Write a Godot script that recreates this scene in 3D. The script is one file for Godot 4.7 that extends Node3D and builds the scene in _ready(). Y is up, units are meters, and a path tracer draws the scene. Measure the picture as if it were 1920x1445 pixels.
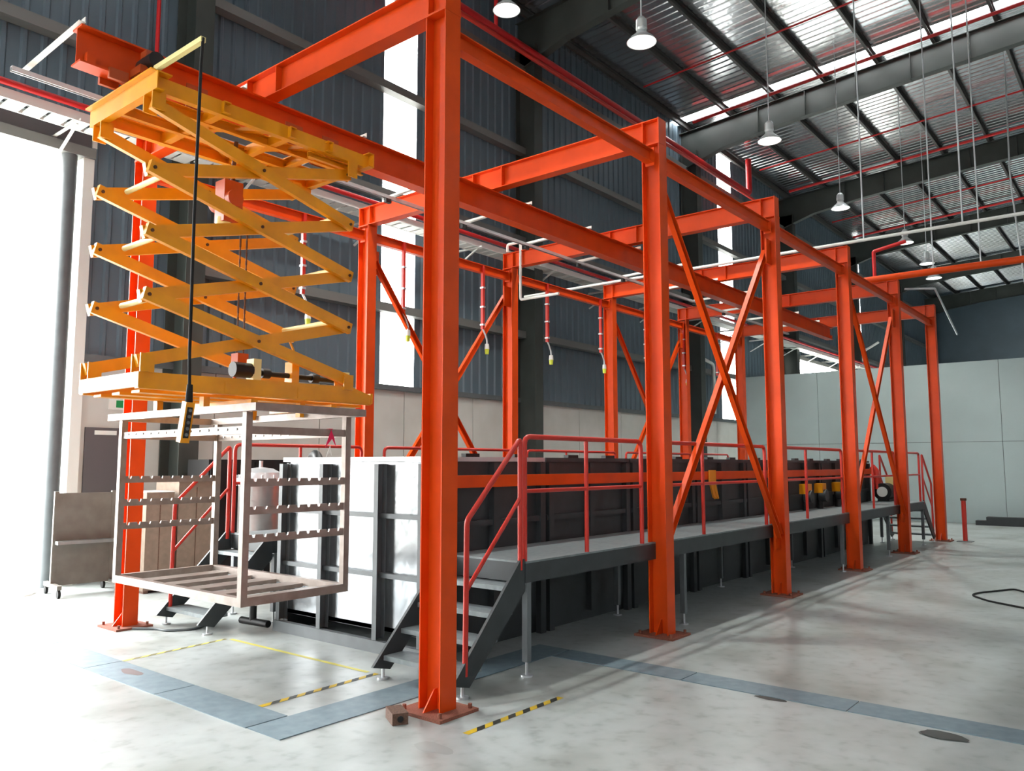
extends Node3D

# ------------------------------------------------------------------ helpers
var M := {}
var used := {}
var rng := RandomNumberGenerator.new()

func numbered(n: String) -> String:
	if not used.has(n):
		used[n] = 0
		return n
	used[n] += 1
	return "%s_%03d" % [n, used[n]]

func thing(called: String, label: String, category: String, group := "", at := Vector3.ZERO) -> Node3D:
	var o := Node3D.new()
	o.name = numbered(called)
	add_child(o)
	o.position = at
	tag(o, label, category, group)
	return o

func tag(o: Node, label: String, category: String, group := "") -> void:
	o.set_meta("label", label)
	o.set_meta("category", category)
	if group != "":
		o.set_meta("group", group)

func struct(called: String, label := "", category := "") -> Node3D:
	var o := Node3D.new()
	o.name = numbered(called)
	add_child(o)
	o.set_meta("kind", "structure")
	if label != "":
		o.set_meta("label", label)
	if category != "":
		o.set_meta("category", category)
	return o

func st_new() -> SurfaceTool:
	var s := SurfaceTool.new()
	s.begin(Mesh.PRIMITIVE_TRIANGLES)
	return s

func obj(called: String, s: SurfaceTool, m: Material, parent: Node = null) -> MeshInstance3D:
	return inst(called, s.commit(), m, parent)

func inst(called: String, mesh: Mesh, m: Material, parent: Node = null, at := Vector3.ZERO) -> MeshInstance3D:
	var o := MeshInstance3D.new()
	o.mesh = mesh
	o.material_override = m
	o.cast_shadow = GeometryInstance3D.SHADOW_CASTING_SETTING_ON
	o.position = at
	if parent == null:
		o.name = numbered(called)
		add_child(o)
	else:
		o.name = called
		parent.add_child(o, true)
	return o

func tri(s: SurfaceTool, a: Vector3, b: Vector3, c: Vector3, n: Vector3) -> void:
	# front faces run clockwise
	if (b - a).cross(c - a).dot(n) > 0.0:
		var t := b
		b = c
		c = t
	for p in [a, b, c]:
		s.set_normal(n)
		s.add_vertex(p)

func quad(s: SurfaceTool, a: Vector3, b: Vector3, c: Vector3, d: Vector3, n: Vector3) -> void:
	tri(s, a, b, c, n)
	tri(s, a, c, d, n)

func bx(s: SurfaceTool, lo: Vector3, hi: Vector3) -> void:
	var p := Vector3(minf(lo.x, hi.x), minf(lo.y, hi.y), minf(lo.z, hi.z))
	var q := Vector3(maxf(lo.x, hi.x), maxf(lo.y, hi.y), maxf(lo.z, hi.z))
	quad(s, Vector3(p.x, p.y, p.z), Vector3(p.x, q.y, p.z), Vector3(p.x, q.y, q.z), Vector3(p.x, p.y, q.z), Vector3.LEFT)
	quad(s, Vector3(q.x, p.y, p.z), Vector3(q.x, q.y, p.z), Vector3(q.x, q.y, q.z), Vector3(q.x, p.y, q.z), Vector3.RIGHT)
	quad(s, Vector3(p.x, p.y, p.z), Vector3(q.x, p.y, p.z), Vector3(q.x, p.y, q.z), Vector3(p.x, p.y, q.z), Vector3.DOWN)
	quad(s, Vector3(p.x, q.y, p.z), Vector3(q.x, q.y, p.z), Vector3(q.x, q.y, q.z), Vector3(p.x, q.y, q.z), Vector3.UP)
	quad(s, Vector3(p.x, p.y, p.z), Vector3(q.x, p.y, p.z), Vector3(q.x, q.y, p.z), Vector3(p.x, q.y, p.z), Vector3.FORWARD)
	quad(s, Vector3(p.x, p.y, q.z), Vector3(q.x, p.y, q.z), Vector3(q.x, q.y, q.z), Vector3(p.x, q.y, q.z), Vector3.BACK)

func box_at(c: Vector3, size: Vector3) -> SurfaceTool:
	var s := st_new()
	bx(s, c - size / 2, c + size / 2)
	return s

# prism: a closed 2-D outline in the (u, v) plane swept from a to b (convex pieces only in the caps)
func prism(s: SurfaceTool, pts: PackedVector2Array, a: Vector3, b: Vector3, u: Vector3, v: Vector3) -> void:
	var n := pts.size()
	var ax := (b - a).normalized()
	var area := 0.0
	for i in n:
		area += pts[i].cross(pts[(i + 1) % n])
	for i in n:
		var p := pts[i]
		var q := pts[(i + 1) % n]
		var e := q - p
		var nn := Vector2(e.y, -e.x) * signf(area)
		var nw := (u * nn.x + v * nn.y).normalized()
		quad(s, a + u * p.x + v * p.y, a + u * q.x + v * q.y, b + u * q.x + v * q.y, b + u * p.x + v * p.y, nw)
	var ids := Geometry2D.triangulate_polygon(pts)
	for k in range(0, ids.size(), 3):
		var t := [pts[ids[k]], pts[ids[k + 1]], pts[ids[k + 2]]]
		tri(s, a + u * t[0].x + v * t[0].y, a + u * t[1].x + v * t[1].y, a + u * t[2].x + v * t[2].y, -ax)
		tri(s, b + u * t[0].x + v * t[0].y, b + u * t[1].x + v * t[1].y, b + u * t[2].x + v * t[2].y, ax)

# I section: depth along v, flange width along u
func isec(s: SurfaceTool, a: Vector3, b: Vector3, v: Vector3, depth: float, width: float, tf: float, tw: float) -> void:
	var ax := (b - a).normalized()
	var u := v.cross(ax).normalized()
	var d := depth / 2
	var w := width / 2
	var t := tw / 2
	prism(s, PackedVector2Array([Vector2(-w, -d), Vector2(w, -d), Vector2(w, -d + tf), Vector2(t, -d + tf), Vector2(t, d - tf), Vector2(w, d - tf), Vector2(w, d), Vector2(-w, d), Vector2(-w, d - tf), Vector2(-t, d - tf), Vector2(-t, -d + tf), Vector2(-w, -d + tf)]), a, b, u, v)

# channel: web on the -u side, open towards +u
func csec(s: SurfaceTool, a: Vector3, b: Vector3, u: Vector3, v: Vector3, depth: float, width: float, t: float) -> void:
	var d := depth / 2
	prism(s, PackedVector2Array([Vector2(0, -d), Vector2(width, -d), Vector2(width, -d + t), Vector2(t, -d + t), Vector2(t, d - t), Vector2(width, d - t), Vector2(width, d), Vector2(0, d)]), a, b, u, v)

# angle section
func lsec(s: SurfaceTool, a: Vector3, b: Vector3, u: Vector3, v: Vector3, w: float, t: float) -> void:
	prism(s, PackedVector2Array([Vector2(0, 0), Vector2(w, 0), Vector2(w, t), Vector2(t, t), Vector2(t, w), Vector2(0, w)]), a, b, u, v)

# square bar between two points, w across (sideways), h along the up hint
func bar(s: SurfaceTool, a: Vector3, b: Vector3, w: float, h: float, up := Vector3.UP) -> void:
	var ax := (b - a).normalized()
	if absf(ax.dot(up)) > 0.99:
		up = Vector3.RIGHT
	var u := up.cross(ax).normalized()
	var v := ax.cross(u).normalized()
	prism(s, PackedVector2Array([Vector2(-w / 2, -h / 2), Vector2(w / 2, -h / 2), Vector2(w / 2, h / 2), Vector2(-w / 2, h / 2)]), a, b, u, v)

func frame_of(ax: Vector3) -> Array:
	var up := Vector3.UP if absf(ax.y) < 0.9 else Vector3.RIGHT
	var u := up.cross(ax).normalized()
	return [u, ax.cross(u).normalized()]

func cyl(s: SurfaceTool, a: Vector3, b: Vector3, r: float, n := 12, r2 := -1.0) -> void:
	if r2 < 0:
		r2 = r
	var ax := (b - a).normalized()
	var f := frame_of(ax)
	for i in n:
		var t0 := TAU * i / n
		var t1 := TAU * (i + 1) / n
		var d0: Vector3 = f[0] * cos(t0) + f[1] * sin(t0)
		var d1: Vector3 = f[0] * cos(t1) + f[1] * sin(t1)
		var ps := [a + d0 * r, a + d1 * r, b + d1 * r2, b + d0 * r2]
		var ns := [d0, d1, d1, d0]
		var mid: Vector3 = (d0 + d1) / 2
		var order := [0, 1, 2, 0, 2, 3]
		if (ps[1] - ps[0]).cross(ps[2] - ps[0]).dot(mid) > 0:
			order = [0, 2, 1, 0, 3, 2]
		for k in order:
			s.set_normal(ns[k])
			s.add_vertex(ps[k])
		tri(s, a, a + d0 * r, a + d1 * r, -ax)
		tri(s, b, b + d0 * r2, b + d1 * r2, ax)

# tube through points, the bends rounded with radius rb
func tube(s: SurfaceTool, pts: Array, r: float, rb := 0.0, n := 10) -> void:
	var path: Array[Vector3] = []
	for i in pts.size():
		var p: Vector3 = pts[i]
		if rb > 0 and i > 0 and i < pts.size() - 1:
			var d0: Vector3 = (pts[i - 1] - p)
			var d1: Vector3 = (pts[i + 1] - p)
			var c := minf(rb, minf(d0.length(), d1.length()) * 0.49)
			var q0 := p + d0.normalized() * c
			var q1 := p + d1.normalized() * c
			for k in 5:
				var t := k / 4.0
				path.append(q0.lerp(p, t).lerp(p.lerp(q1, t), t))
		else:
			path.append(p)
	var m := path.size()
	var rings := []
	var u := Vector3.ZERO
	for i in m:
		var ax := (path[mini(i + 1, m - 1)] - path[maxi(i - 1, 0)]).normalized()
		if u == Vector3.ZERO:
			u = frame_of(ax)[0]
		u = (u - ax * u.dot(ax)).normalized()
		var v := ax.cross(u)
		var ring := []
		for k in n:
			ring.append(u * cos(TAU * k / n) + v * sin(TAU * k / n))
		rings.append(ring)
	for i in m - 1:
		for k in n:
			var k1 := (k + 1) % n
			var ns := [rings[i][k], rings[i][k1], rings[i + 1][k1], rings[i + 1][k]]
			var ps := [path[i] + ns[0] * r, path[i] + ns[1] * r, path[i + 1] + ns[2] * r, path[i + 1] + ns[3] * r]
			var order := [0, 1, 2, 0, 2, 3]
			if (ps[1] - ps[0]).cross(ps[2] - ps[0]).dot(ns[0] + ns[1]) > 0:
				order = [0, 2, 1, 0, 3, 2]
			for q in order:
				s.set_normal(ns[q])
				s.add_vertex(ps[q])
	for e in [0, m - 1]:
		var axe: Vector3 = (path[1] - path[0]).normalized() * -1.0 if e == 0 else (path[m - 1] - path[m - 2]).normalized()
		for k in n:
			tri(s, path[e], path[e] + rings[e][k] * r, path[e] + rings[e][(k + 1) % n] * r, axe)

# lathe around the vertical axis: profile of (radius, height)
func lathe(s: SurfaceTool, prof: Array, at: Vector3, n := 24) -> void:
	for i in prof.size() - 1:
		var p: Vector2 = prof[i]
		var q: Vector2 = prof[i + 1]
		var e := q - p
		var nn := Vector2(e.y, -e.x).normalized()
		for k in n:
			var t0 := TAU * k / n
			var t1 := TAU * (k + 1) / n
			var d0 := Vector3(cos(t0), 0, sin(t0))
			var d1 := Vector3(cos(t1), 0, sin(t1))
			var ps := [at + d0 * p.x + Vector3(0, p.y, 0), at + d1 * p.x + Vector3(0, p.y, 0), at + d1 * q.x + Vector3(0, q.y, 0), at + d0 * q.x + Vector3(0, q.y, 0)]
			var ns := [d0 * nn.x + Vector3(0, nn.y, 0), d1 * nn.x + Vector3(0, nn.y, 0), d1 * nn.x + Vector3(0, nn.y, 0), d0 * nn.x + Vector3(0, nn.y, 0)]
			for t in [[0, 1, 2], [0, 2, 3]]:
				var a: Vector3 = ps[t[0]]
				var b: Vector3 = ps[t[1]]
				var c: Vector3 = ps[t[2]]
				if (b - a).cross(c - a).length() < 1e-10:
					continue
				var o: Array = t
				if (b - a).cross(c - a).dot(ns[t[0]]) > 0:
					o = [t[0], t[2], t[1]]
				for j in o:
					s.set_normal(ns[j])
					s.add_vertex(ps[j])

# ------------------------------------------------------------------ materials
func mat(c: Color, rough := 0.5, metal := 0.0) -> StandardMaterial3D:
	var m := StandardMaterial3D.new()
	m.albedo_color = c
	m.roughness = rough
	m.metallic = metal
	return m

func noise_tex(freq: float, ramp: Array, seed_ := 1, size := 512, oct := 4, normal := false, bump := 4.0) -> NoiseTexture2D:
	var f := FastNoiseLite.new()
	f.noise_type = FastNoiseLite.TYPE_SIMPLEX_SMOOTH
	f.frequency = freq
	f.fractal_octaves = oct
	f.seed = seed_
	var t := NoiseTexture2D.new()
	t.width = size
	t.height = size
	t.seamless = true
	t.noise = f
	if normal:
		t.as_normal_map = true
		t.bump_strength = bump
	else:
		var g := Gradient.new()
		var offs := PackedFloat32Array()
		var cols := PackedColorArray()
		for i in ramp.size():
			offs.append(float(i) / (ramp.size() - 1))
			cols.append(ramp[i])
		g.offsets = offs
		g.colors = cols
		t.color_ramp = g
	return t

func tex_mat(c: Color, rough: float, metal: float, freq: float, ramp: Array, scale: float, seed_: int, nb := 0.0) -> StandardMaterial3D:
	var m := mat(c, rough, metal)
	m.albedo_texture = noise_tex(freq, ramp, seed_)
	m.uv1_triplanar = true
	m.uv1_world_triplanar = true
	m.uv1_scale = Vector3.ONE * scale
	if nb > 0:
		m.normal_enabled = true
		m.normal_texture = noise_tex(freq * 2, [], seed_ + 7, 512, 3, true, nb)
		m.normal_scale = 0.4
	return m

func make_materials() -> void:
	var w := Color.WHITE
	M.orange = tex_mat(Color(0.88, 0.295, 0.06), 0.36, 0.0, 0.012, [Color(0.9, 0.88, 0.86), w], 0.35, 3)
	M.orange.metallic_specular = 0.35
	M.red = mat(Color(0.78, 0.10, 0.11), 0.4)
	M.rail = mat(Color(0.76, 0.17, 0.12), 0.35)
	M.yellow = tex_mat(Color(0.93, 0.62, 0.03), 0.38, 0.0, 0.012, [Color(0.9, 0.88, 0.84), w], 0.5, 5)
	M.cream = mat(Color(0.90, 0.84, 0.58), 0.45)
	M.hoist = mat(Color(0.66, 0.26, 0.06), 0.45)
	M.cage_steel = tex_mat(Color(0.60, 0.55, 0.52), 0.42, 0.3, 0.02, [Color(0.86, 0.85, 0.84), w], 0.8, 10)
	M.dust_plate = tex_mat(Color(0.62, 0.36, 0.28), 0.8, 0.0, 0.05, [Color(0.7, 0.7, 0.7), w], 3.0, 12)
	M.cart_sheet = tex_mat(Color(0.46, 0.44, 0.41), 0.55, 0.1, 0.01, [Color(0.86, 0.85, 0.84), w], 0.8, 14)
	M.steel = tex_mat(Color(0.62, 0.59, 0.57), 0.42, 0.55, 0.02, [Color(0.86, 0.85, 0.84), w], 0.8, 9)
	M.stainless = tex_mat(Color(0.74, 0.74, 0.73), 0.3, 0.75, 0.01, [Color(0.84, 0.84, 0.84), w], 0.6, 11, 1.2)
	M.tank_sheet = tex_mat(Color(0.62, 0.63, 0.64), 0.22, 0.8, 0.008, [Color(0.86, 0.87, 0.88), w], 0.5, 13, 1.5)
	M.grey_paint = tex_mat(Color(0.40, 0.42, 0.43), 0.5, 0.0, 0.015, [Color(0.88, 0.88, 0.88), w], 0.5, 17)
	M.dark_paint = tex_mat(Color(0.21, 0.23, 0.24), 0.5, 0.0, 0.015, [Color(0.85, 0.85, 0.85), w], 0.5, 19)
	M.deck = tex_mat(Color(0.50, 0.53, 0.54), 0.45, 0.1, 0.03, [Color(0.85, 0.86, 0.86), w], 0.8, 23)
	M.black = mat(Color(0.05, 0.05, 0.055), 0.5)
	M.rubber = mat(Color(0.03, 0.03, 0.03), 0.8)
	M.white = mat(Color(0.88, 0.88, 0.86), 0.5)
	M.zinc = mat(Color(0.78, 0.79, 0.80), 0.38, 0.6)
	M.chain = mat(Color(0.35, 0.22, 0.15), 0.5, 0.4)
	M.wall_blue = tex_mat(Color(0.39, 0.455, 0.50), 0.45, 0.0, 0.008, [Color(0.9, 0.9, 0.9), w], 0.12, 29)
	M.dado = tex_mat(Color(0.80, 0.79, 0.77), 0.75, 0.0, 0.01, [Color(0.93, 0.93, 0.92), w], 0.2, 31)
	M.partition = tex_mat(Color(0.74, 0.80, 0.80), 0.6, 0.0, 0.006, [Color(0.95, 0.95, 0.95), w], 0.15, 37)
	M.building_steel = tex_mat(Color(0.25, 0.27, 0.255), 0.55, 0.0, 0.01, [Color(0.85, 0.85, 0.85), w], 0.2, 41)
	M.purlin = mat(Color(0.30, 0.29, 0.28), 0.5, 0.2)
	M.girt = mat(Color(0.48, 0.48, 0.47), 0.5, 0.2)
	M.foil = tex_mat(Color(0.88, 0.89, 0.90), 0.2, 0.95, 0.01, [Color(0.92, 0.92, 0.92), w], 0.3, 43, 1.2)
	M.grey_door = mat(Color(0.36, 0.34, 0.35), 0.6)
	M.cardboard = tex_mat(Color(0.55, 0.48, 0.42), 0.8, 0.0, 0.02, [Color(0.88, 0.88, 0.88), w], 0.8, 47)
	M.wood = tex_mat(Color(0.45, 0.33, 0.27), 0.8, 0.0, 0.04, [Color(0.6, 0.58, 0.55), w], 3.0, 53)
	M.plate = tex_mat(Color(0.49, 0.56, 0.59), 0.5, 0.25, 0.02, [Color(0.85, 0.86, 0.88), w], 0.8, 59)
	M.concrete = tex_mat(Color(0.69, 0.71, 0.705), 0.36, 0.0, 0.006, [Color(0.80, 0.79, 0.77), Color(0.92, 0.92, 0.91), Color(0.97, 0.97, 0.97), w], 0.22, 61, 0.8)
	M.concrete.detail_enabled = true
	M.concrete.detail_blend_mode = BaseMaterial3D.BLEND_MODE_MUL
	M.concrete.detail_albedo = noise_tex(0.05, [Color(0.84, 0.84, 0.83), Color(0.97, 0.97, 0.97), w, w], 67)
	M.outside = mat(Color(0.72, 0.71, 0.68), 0.9)
	M.sheet_white = StandardMaterial3D.new()
	M.sheet_white.albedo_color = Color(0.95, 0.97, 1.0, 0.25)
	M.sheet_white.transparency = BaseMaterial3D.TRANSPARENCY_ALPHA
	M.sheet_white.roughness = 0.15
	M.lamp_shade = mat(Color(0.86, 0.88, 0.88), 0.25, 0.3)
	M.lamp_lens = mat(Color(0.9, 0.9, 0.88), 0.4)
	M.lamp_lens.emission_enabled = true
	M.lamp_lens.emission = Color(0.98, 1.0, 0.97)
	M.lamp_lens.emission_energy_multiplier = 1.6
	M.plug = mat(Color(0.80, 0.84, 0.25), 0.5)
	M.green = mat(Color(0.05, 0.55, 0.30), 0.5)
	M.pink = mat(Color(0.90, 0.12, 0.35), 0.7)
	M.glove = mat(Color(0.85, 0.55, 0.12), 0.8)
	M.blueish = mat(Color(0.45, 0.50, 0.58), 0.5)

# ------------------------------------------------------------------ scene
const WX := -7.8        # inner face of the left wall
const SLOPE := 0.065
const BAYS: Array[float] = [6.1, -2.2, -10.5, -18.8, -27.1, -35.4, -43.7, -52.0]
const RIDGE := 10.0

func roof_y(x: float) -> float:
	return 12.3 + SLOPE * (minf(x, 2 * RIDGE - x) + 7.8)

func _ready() -> void:
	rng.seed = 7
	# ---- camera
	var cam := Camera3D.new()
	cam.name = "camera"
	cam.position = Vector3(3.678, 1.598, 3.780)
	cam.rotation = Vector3(0.0978, 0.6848, 0)
	cam.fov = rad_to_deg(2 * atan(722.5 / 1500.0))
	cam.near = 0.05
	cam.far = 300
	add_child(cam)
	cam.current = true
	# ---- sky and exposure
	var env := Environment.new()
	var sm := ProceduralSkyMaterial.new()
	sm.sky_top_color = Color(0.93, 0.945, 0.945)
	sm.sky_horizon_color = Color(0.955, 0.955, 0.945)
	sm.ground_horizon_color = Color(0.80, 0.79, 0.77)
	sm.ground_bottom_color = Color(0.6, 0.59, 0.57)
	sm.sky_energy_multiplier = 1.0
	sm.sun_angle_max = 1.0
	var sky := Sky.new()
	sky.sky_material = sm
	env.background_mode = Environment.BG_SKY
	env.sky = sky
	env.background_energy_multiplier = 29.5
	env.tonemap_mode = Environment.TONE_MAPPER_LINEAR
	env.tonemap_exposure = 1.0
	env.sdfgi_enabled = true
	env.ssao_enabled = true
	env.ssil_enabled = true
	var we := WorldEnvironment.new()
	we.name = "world_environment"
	we.environment = env
	add_child(we)

	make_materials()
	build_floor()
	build_left_wall()
	build_other_walls()
	build_roof()
	build_gantry()
	build_tanks()
	build_walkways()
	build_lift()
	build_cage()
	build_floor_marks()
	build_services()
	build_lamps()
	build_props()

# ------------------------------------------------------------------ the hall
func build_floor() -> void:
	var f := struct("floor", "pale grey polished concrete floor of the hall", "floor")
	var s := st_new()
	bx(s, Vector3(WX - 0.2, -0.2, -54), Vector3(28, 0, 14))
	obj("slab", s, M.concrete, f)
	s = st_new()
	bx(s, Vector3(-40, -0.22, -60), Vector3(WX - 0.2, -0.02, 40))
	obj("yard", s, M.outside, f)
	s = st_new()
	bx(s, Vector3(28, -0.22, -60), Vector3(60, -0.02, 40))
	obj("yard", s, M.outside, f)

# corrugated sheet one metre wide along z, ribs towards +x; origin at the lower front corner
func wall_sheet(h: float) -> ArrayMesh:
	var s := st_new()
	var pts := []
	for k in 4:
		var z := -0.25 * k
		pts.append_array([Vector2(z, 0), Vector2(z - 0.15, 0), Vector2(z - 0.175, 0.03), Vector2(z - 0.225, 0.03)])
	pts.append(Vector2(-1.0, 0))
	for i in pts.size() - 1:
		var p: Vector2 = pts[i]
		var q: Vector2 = pts[i + 1]
		var n := Vector3(-(q.x - p.x), 0, (q.y - p.y)).normalized()
		quad(s, Vector3(p.y, 0, p.x), Vector3(q.y, 0, q.x), Vector3(q.y, h, q.x), Vector3(p.y, h, p.x), n)
	quad(s, Vector3(-0.01, 0, 0), Vector3(-0.01, 0, -1), Vector3(-0.01, h, -1), Vector3(-0.01, h, 0), Vector3.LEFT)
	return s.commit()

func build_left_wall() -> void:
	var w := struct("wall_left", "long side wall of blue-grey corrugated sheets above a white painted dado", "wall")
	var top := 12.35
	var door_h := 5.85
	var full := wall_sheet(top - 3.1)
	var over := wall_sheet(top - door_h)
	var doors := [[5.2, -0.78], [-26.9, -33.5], [-38.5, -45.0]]
	var strips := [[-6.3, -7.2], [-21.4, -22.6], [-36.7, -37.9], [9.0, 8.0]]
	# sheets run from the front to the back, leaving the doors and the translucent strips out
	var edges := [[14.0, 9.0, 3.1, full], [8.0, 5.2, 3.1, full], [5.2, -0.78, door_h, over], [-0.78, -6.3, 3.1, full], [-7.2, -21.4, 3.1, full],
		[-22.6, -26.9, 3.1, full], [-26.9, -33.5, door_h, over], [-33.5, -36.7, 3.1, full], [-37.9, -38.5, 3.1, full], [-38.5, -45.0, door_h, over], [-45.0, -54.0, 3.1, full]]
	for e in edges:
		var span: float = e[0] - e[1]
		var n := int(round(span))
		for k in n:
			var o := inst("cladding_sheet", e[3], M.wall_blue, w, Vector3(WX, e[2], e[0] - span / n * k))
			o.scale.z = span / n
	# dado panels, thick, with narrow joints; core behind the joints; ledge on top
	for run in [[14.0, 5.34], [-0.92, -26.76], [-33.64, -38.36], [-45.14, -54.0]]:
		var z: float = run[0]
		while z > run[1] + 0.05:
			var len_ := minf(2.0, z - run[1])
			var s := st_new()
			bx(s, Vector3(WX - 0.2, 0, z - len_ + 0.008), Vector3(WX + 0.03, 3.0, z - 0.008))
			obj("dado_panel", s, M.dado, w)
			z -= 2.0
		var s1 := st_new()
		bx(s1, Vector3(WX - 0.19, 0.0, run[1]), Vector3(WX - 0.01, 2.98, run[0]))
		obj("wall_core", s1, M.dado, w)
		s1 = st_new()
		bx(s1, Vector3(WX - 0.2, 3.0, run[1]), Vector3(WX + 0.09, 3.1, run[0]))
		obj("ledge", s1, M.grey_paint, w)
	var s2 := st_new()
	# girts
	for g in [[4.55, -2.5, -54.0], [8.9, -2.5, -54.0], [10.9, -2.5, -54.0], [7.45, 13.0, -1.9], [6.75, -2.5, -54.0]]:
		s2 = st_new()
		csec(s2, Vector3(WX + 0.24, g[0], g[1]), Vector3(WX + 0.24, g[0], g[2]), Vector3.LEFT, Vector3.UP, 0.16, 0.2, 0.012)
		obj("girt", s2, M.girt, w)
	# building columns
	for b in BAYS:
		s2 = st_new()
		isec(s2, Vector3(WX + 0.33, 0, b), Vector3(WX + 0.33, 11.4, b), Vector3.RIGHT, 0.56, 0.3, 0.018, 0.012)
		obj("column", s2, M.building_steel, w)
	# the doorways: posts and lintel
	for q in 3:
		var d := struct("door_%d" % (q + 1), ["tall open loading doorway at the left edge, daylight outside", "second open loading doorway, its bright top showing above the partition", "third open loading doorway at the far end of the hall"][q], "doorway")
		var hi: float = doors[q][0]
		var lo: float = doors[q][1]
		for zz in [lo, hi + 0.14]:
			s2 = st_new()
			bx(s2, Vector3(WX - 0.2, 0, zz - 0.14), Vector3(WX + 0.1, door_h, zz))
			obj("door_post", s2, M.white, d)
		s2 = st_new()
		bx(s2, Vector3(WX - 0.2, door_h - 0.02, lo - 0.14), Vector3(WX + 0.14, door_h + 0.12, hi + 0.14))
		obj("lintel", s2, M.girt, d)
	s2 = st_new()
	cyl(s2, Vector3(WX + 0.02, 0, -0.62), Vector3(WX + 0.02, 5.83, -0.62), 0.1, 16)
	obj("downpipe", s2, M.grey_paint, w)
	s2 = st_new()
	bx(s2, Vector3(WX + 0.03, 5.985, -0.9), Vector3(WX + 0.06, 6.34, 1.0))
	obj("transom_panel", s2, M.grey_door, w)
	for zz in [1.0, -0.95]:
		s2 = st_new()
		bx(s2, Vector3(WX + 0.03, 6.0, zz), Vector3(WX + 0.09, 6.55, zz + 0.06))
		obj("transom_post", s2, M.white, w)
	# translucent strips
	var k := 0
	for t in strips:
		k += 1
		var win := struct("window_%d" % k, "translucent white wall strip rising from the dado to the eaves, %s" % ["nearest the doorway", "in the middle of the wall", "far down the hall", "beside the camera"][k - 1], "skylight")
		var n := 4
		for q in n:
			var y0 := 3.1 + (top - 3.1) * q / n
			var y1 := 3.1 + (top - 3.1) * (q + 1) / n - 0.02
			s2 = st_new()
			bx(s2, Vector3(WX - 0.012, y0, t[1]), Vector3(WX - 0.008, y1, t[0]))
			obj("pane", s2, M.sheet_white, win)

func build_other_walls() -> void:
	var w := struct("wall_front", "front wall of the hall behind the camera", "wall")
	var s := st_new()
	bx(s, Vector3(WX - 0.2, 0, 14), Vector3(28.2, 3.1, 14.2))
	obj("dado", s, M.dado, w)
	var fx := [WX - 0.2, -6.2, -4.6, 2.0, 3.6, 10.2, 11.8, 28.2]
	for i in 4:
		s = st_new()
		bx(s, Vector3(fx[2 * i], 3.1, 14), Vector3(fx[2 * i + 1], 15, 14.2))
		obj("cladding", s, M.wall_blue, w)
	for i in 3:
		s = st_new()
		bx(s, Vector3(fx[2 * i + 1], 3.1, 14.1), Vector3(fx[2 * i + 2], 11.5, 14.105))
		obj("translucent_strip", s, M.sheet_white, w)
		s = st_new()
		bx(s, Vector3(fx[2 * i + 1], 11.5, 14), Vector3(fx[2 * i + 2], 15, 14.2))
		obj("cladding", s, M.wall_blue, w)
	w = struct("wall_far", "dim far end wall of the hall above the partition", "wall")
	s = st_new()
	bx(s, Vector3(WX - 0.2, 0, -54.2), Vector3(28.2, 15, -54))
	obj("far_sheet", s, M.wall_blue, w)
	# right side wall with its own translucent strips
	w = struct("wall_right", "opposite side wall of the hall", "wall")
	for run in [[14.0, -54.0]]:
		s = st_new()
		bx(s, Vector3(28, 0, run[1]), Vector3(28.2, 3.1, run[0]))
		obj("dado", s, M.dado, w)
	var runs := [[14.0, 9.0], [8.0, 5.2], [5.2, -6.3], [-7.2, -21.4], [-22.6, -54.0]]
	for r in runs:
		s = st_new()
		bx(s, Vector3(28, r[2] if r.size() > 2 else 3.1, r[1]), Vector3(28.2, 12.4, r[0]))
		obj("cladding", s, M.wall_blue, w)
	for t in [[9.0, 8.0], [-6.3, -7.2], [-21.4, -22.6]]:
		s = st_new()
		bx(s, Vector3(28.1, 3.1, t[1]), Vector3(28.105, 12.4, t[0]))
		obj("translucent_strip", s, M.sheet_white, w)
	# partition at the back
	w = struct("wall_back", "pale grey panel partition closing the hall behind the tanks", "wall")
	var x := -6.9
	while x < 27.9:
		for r in 2:
			s = st_new()
			bx(s, Vector3(x + 0.006, 2.2 * r + 0.006, -21.15), Vector3(minf(x + 2.4, 28.0) - 0.006, 2.2 * r + 2.194, -21.0))
			obj("panel", s, M.partition, w)
		x += 2.4
	s = st_new()
	bx(s, Vector3(-6.88, 0, -21.12), Vector3(28, 4.36, -21.03))
	obj("panel_core", s, M.grey_paint, w)

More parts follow.
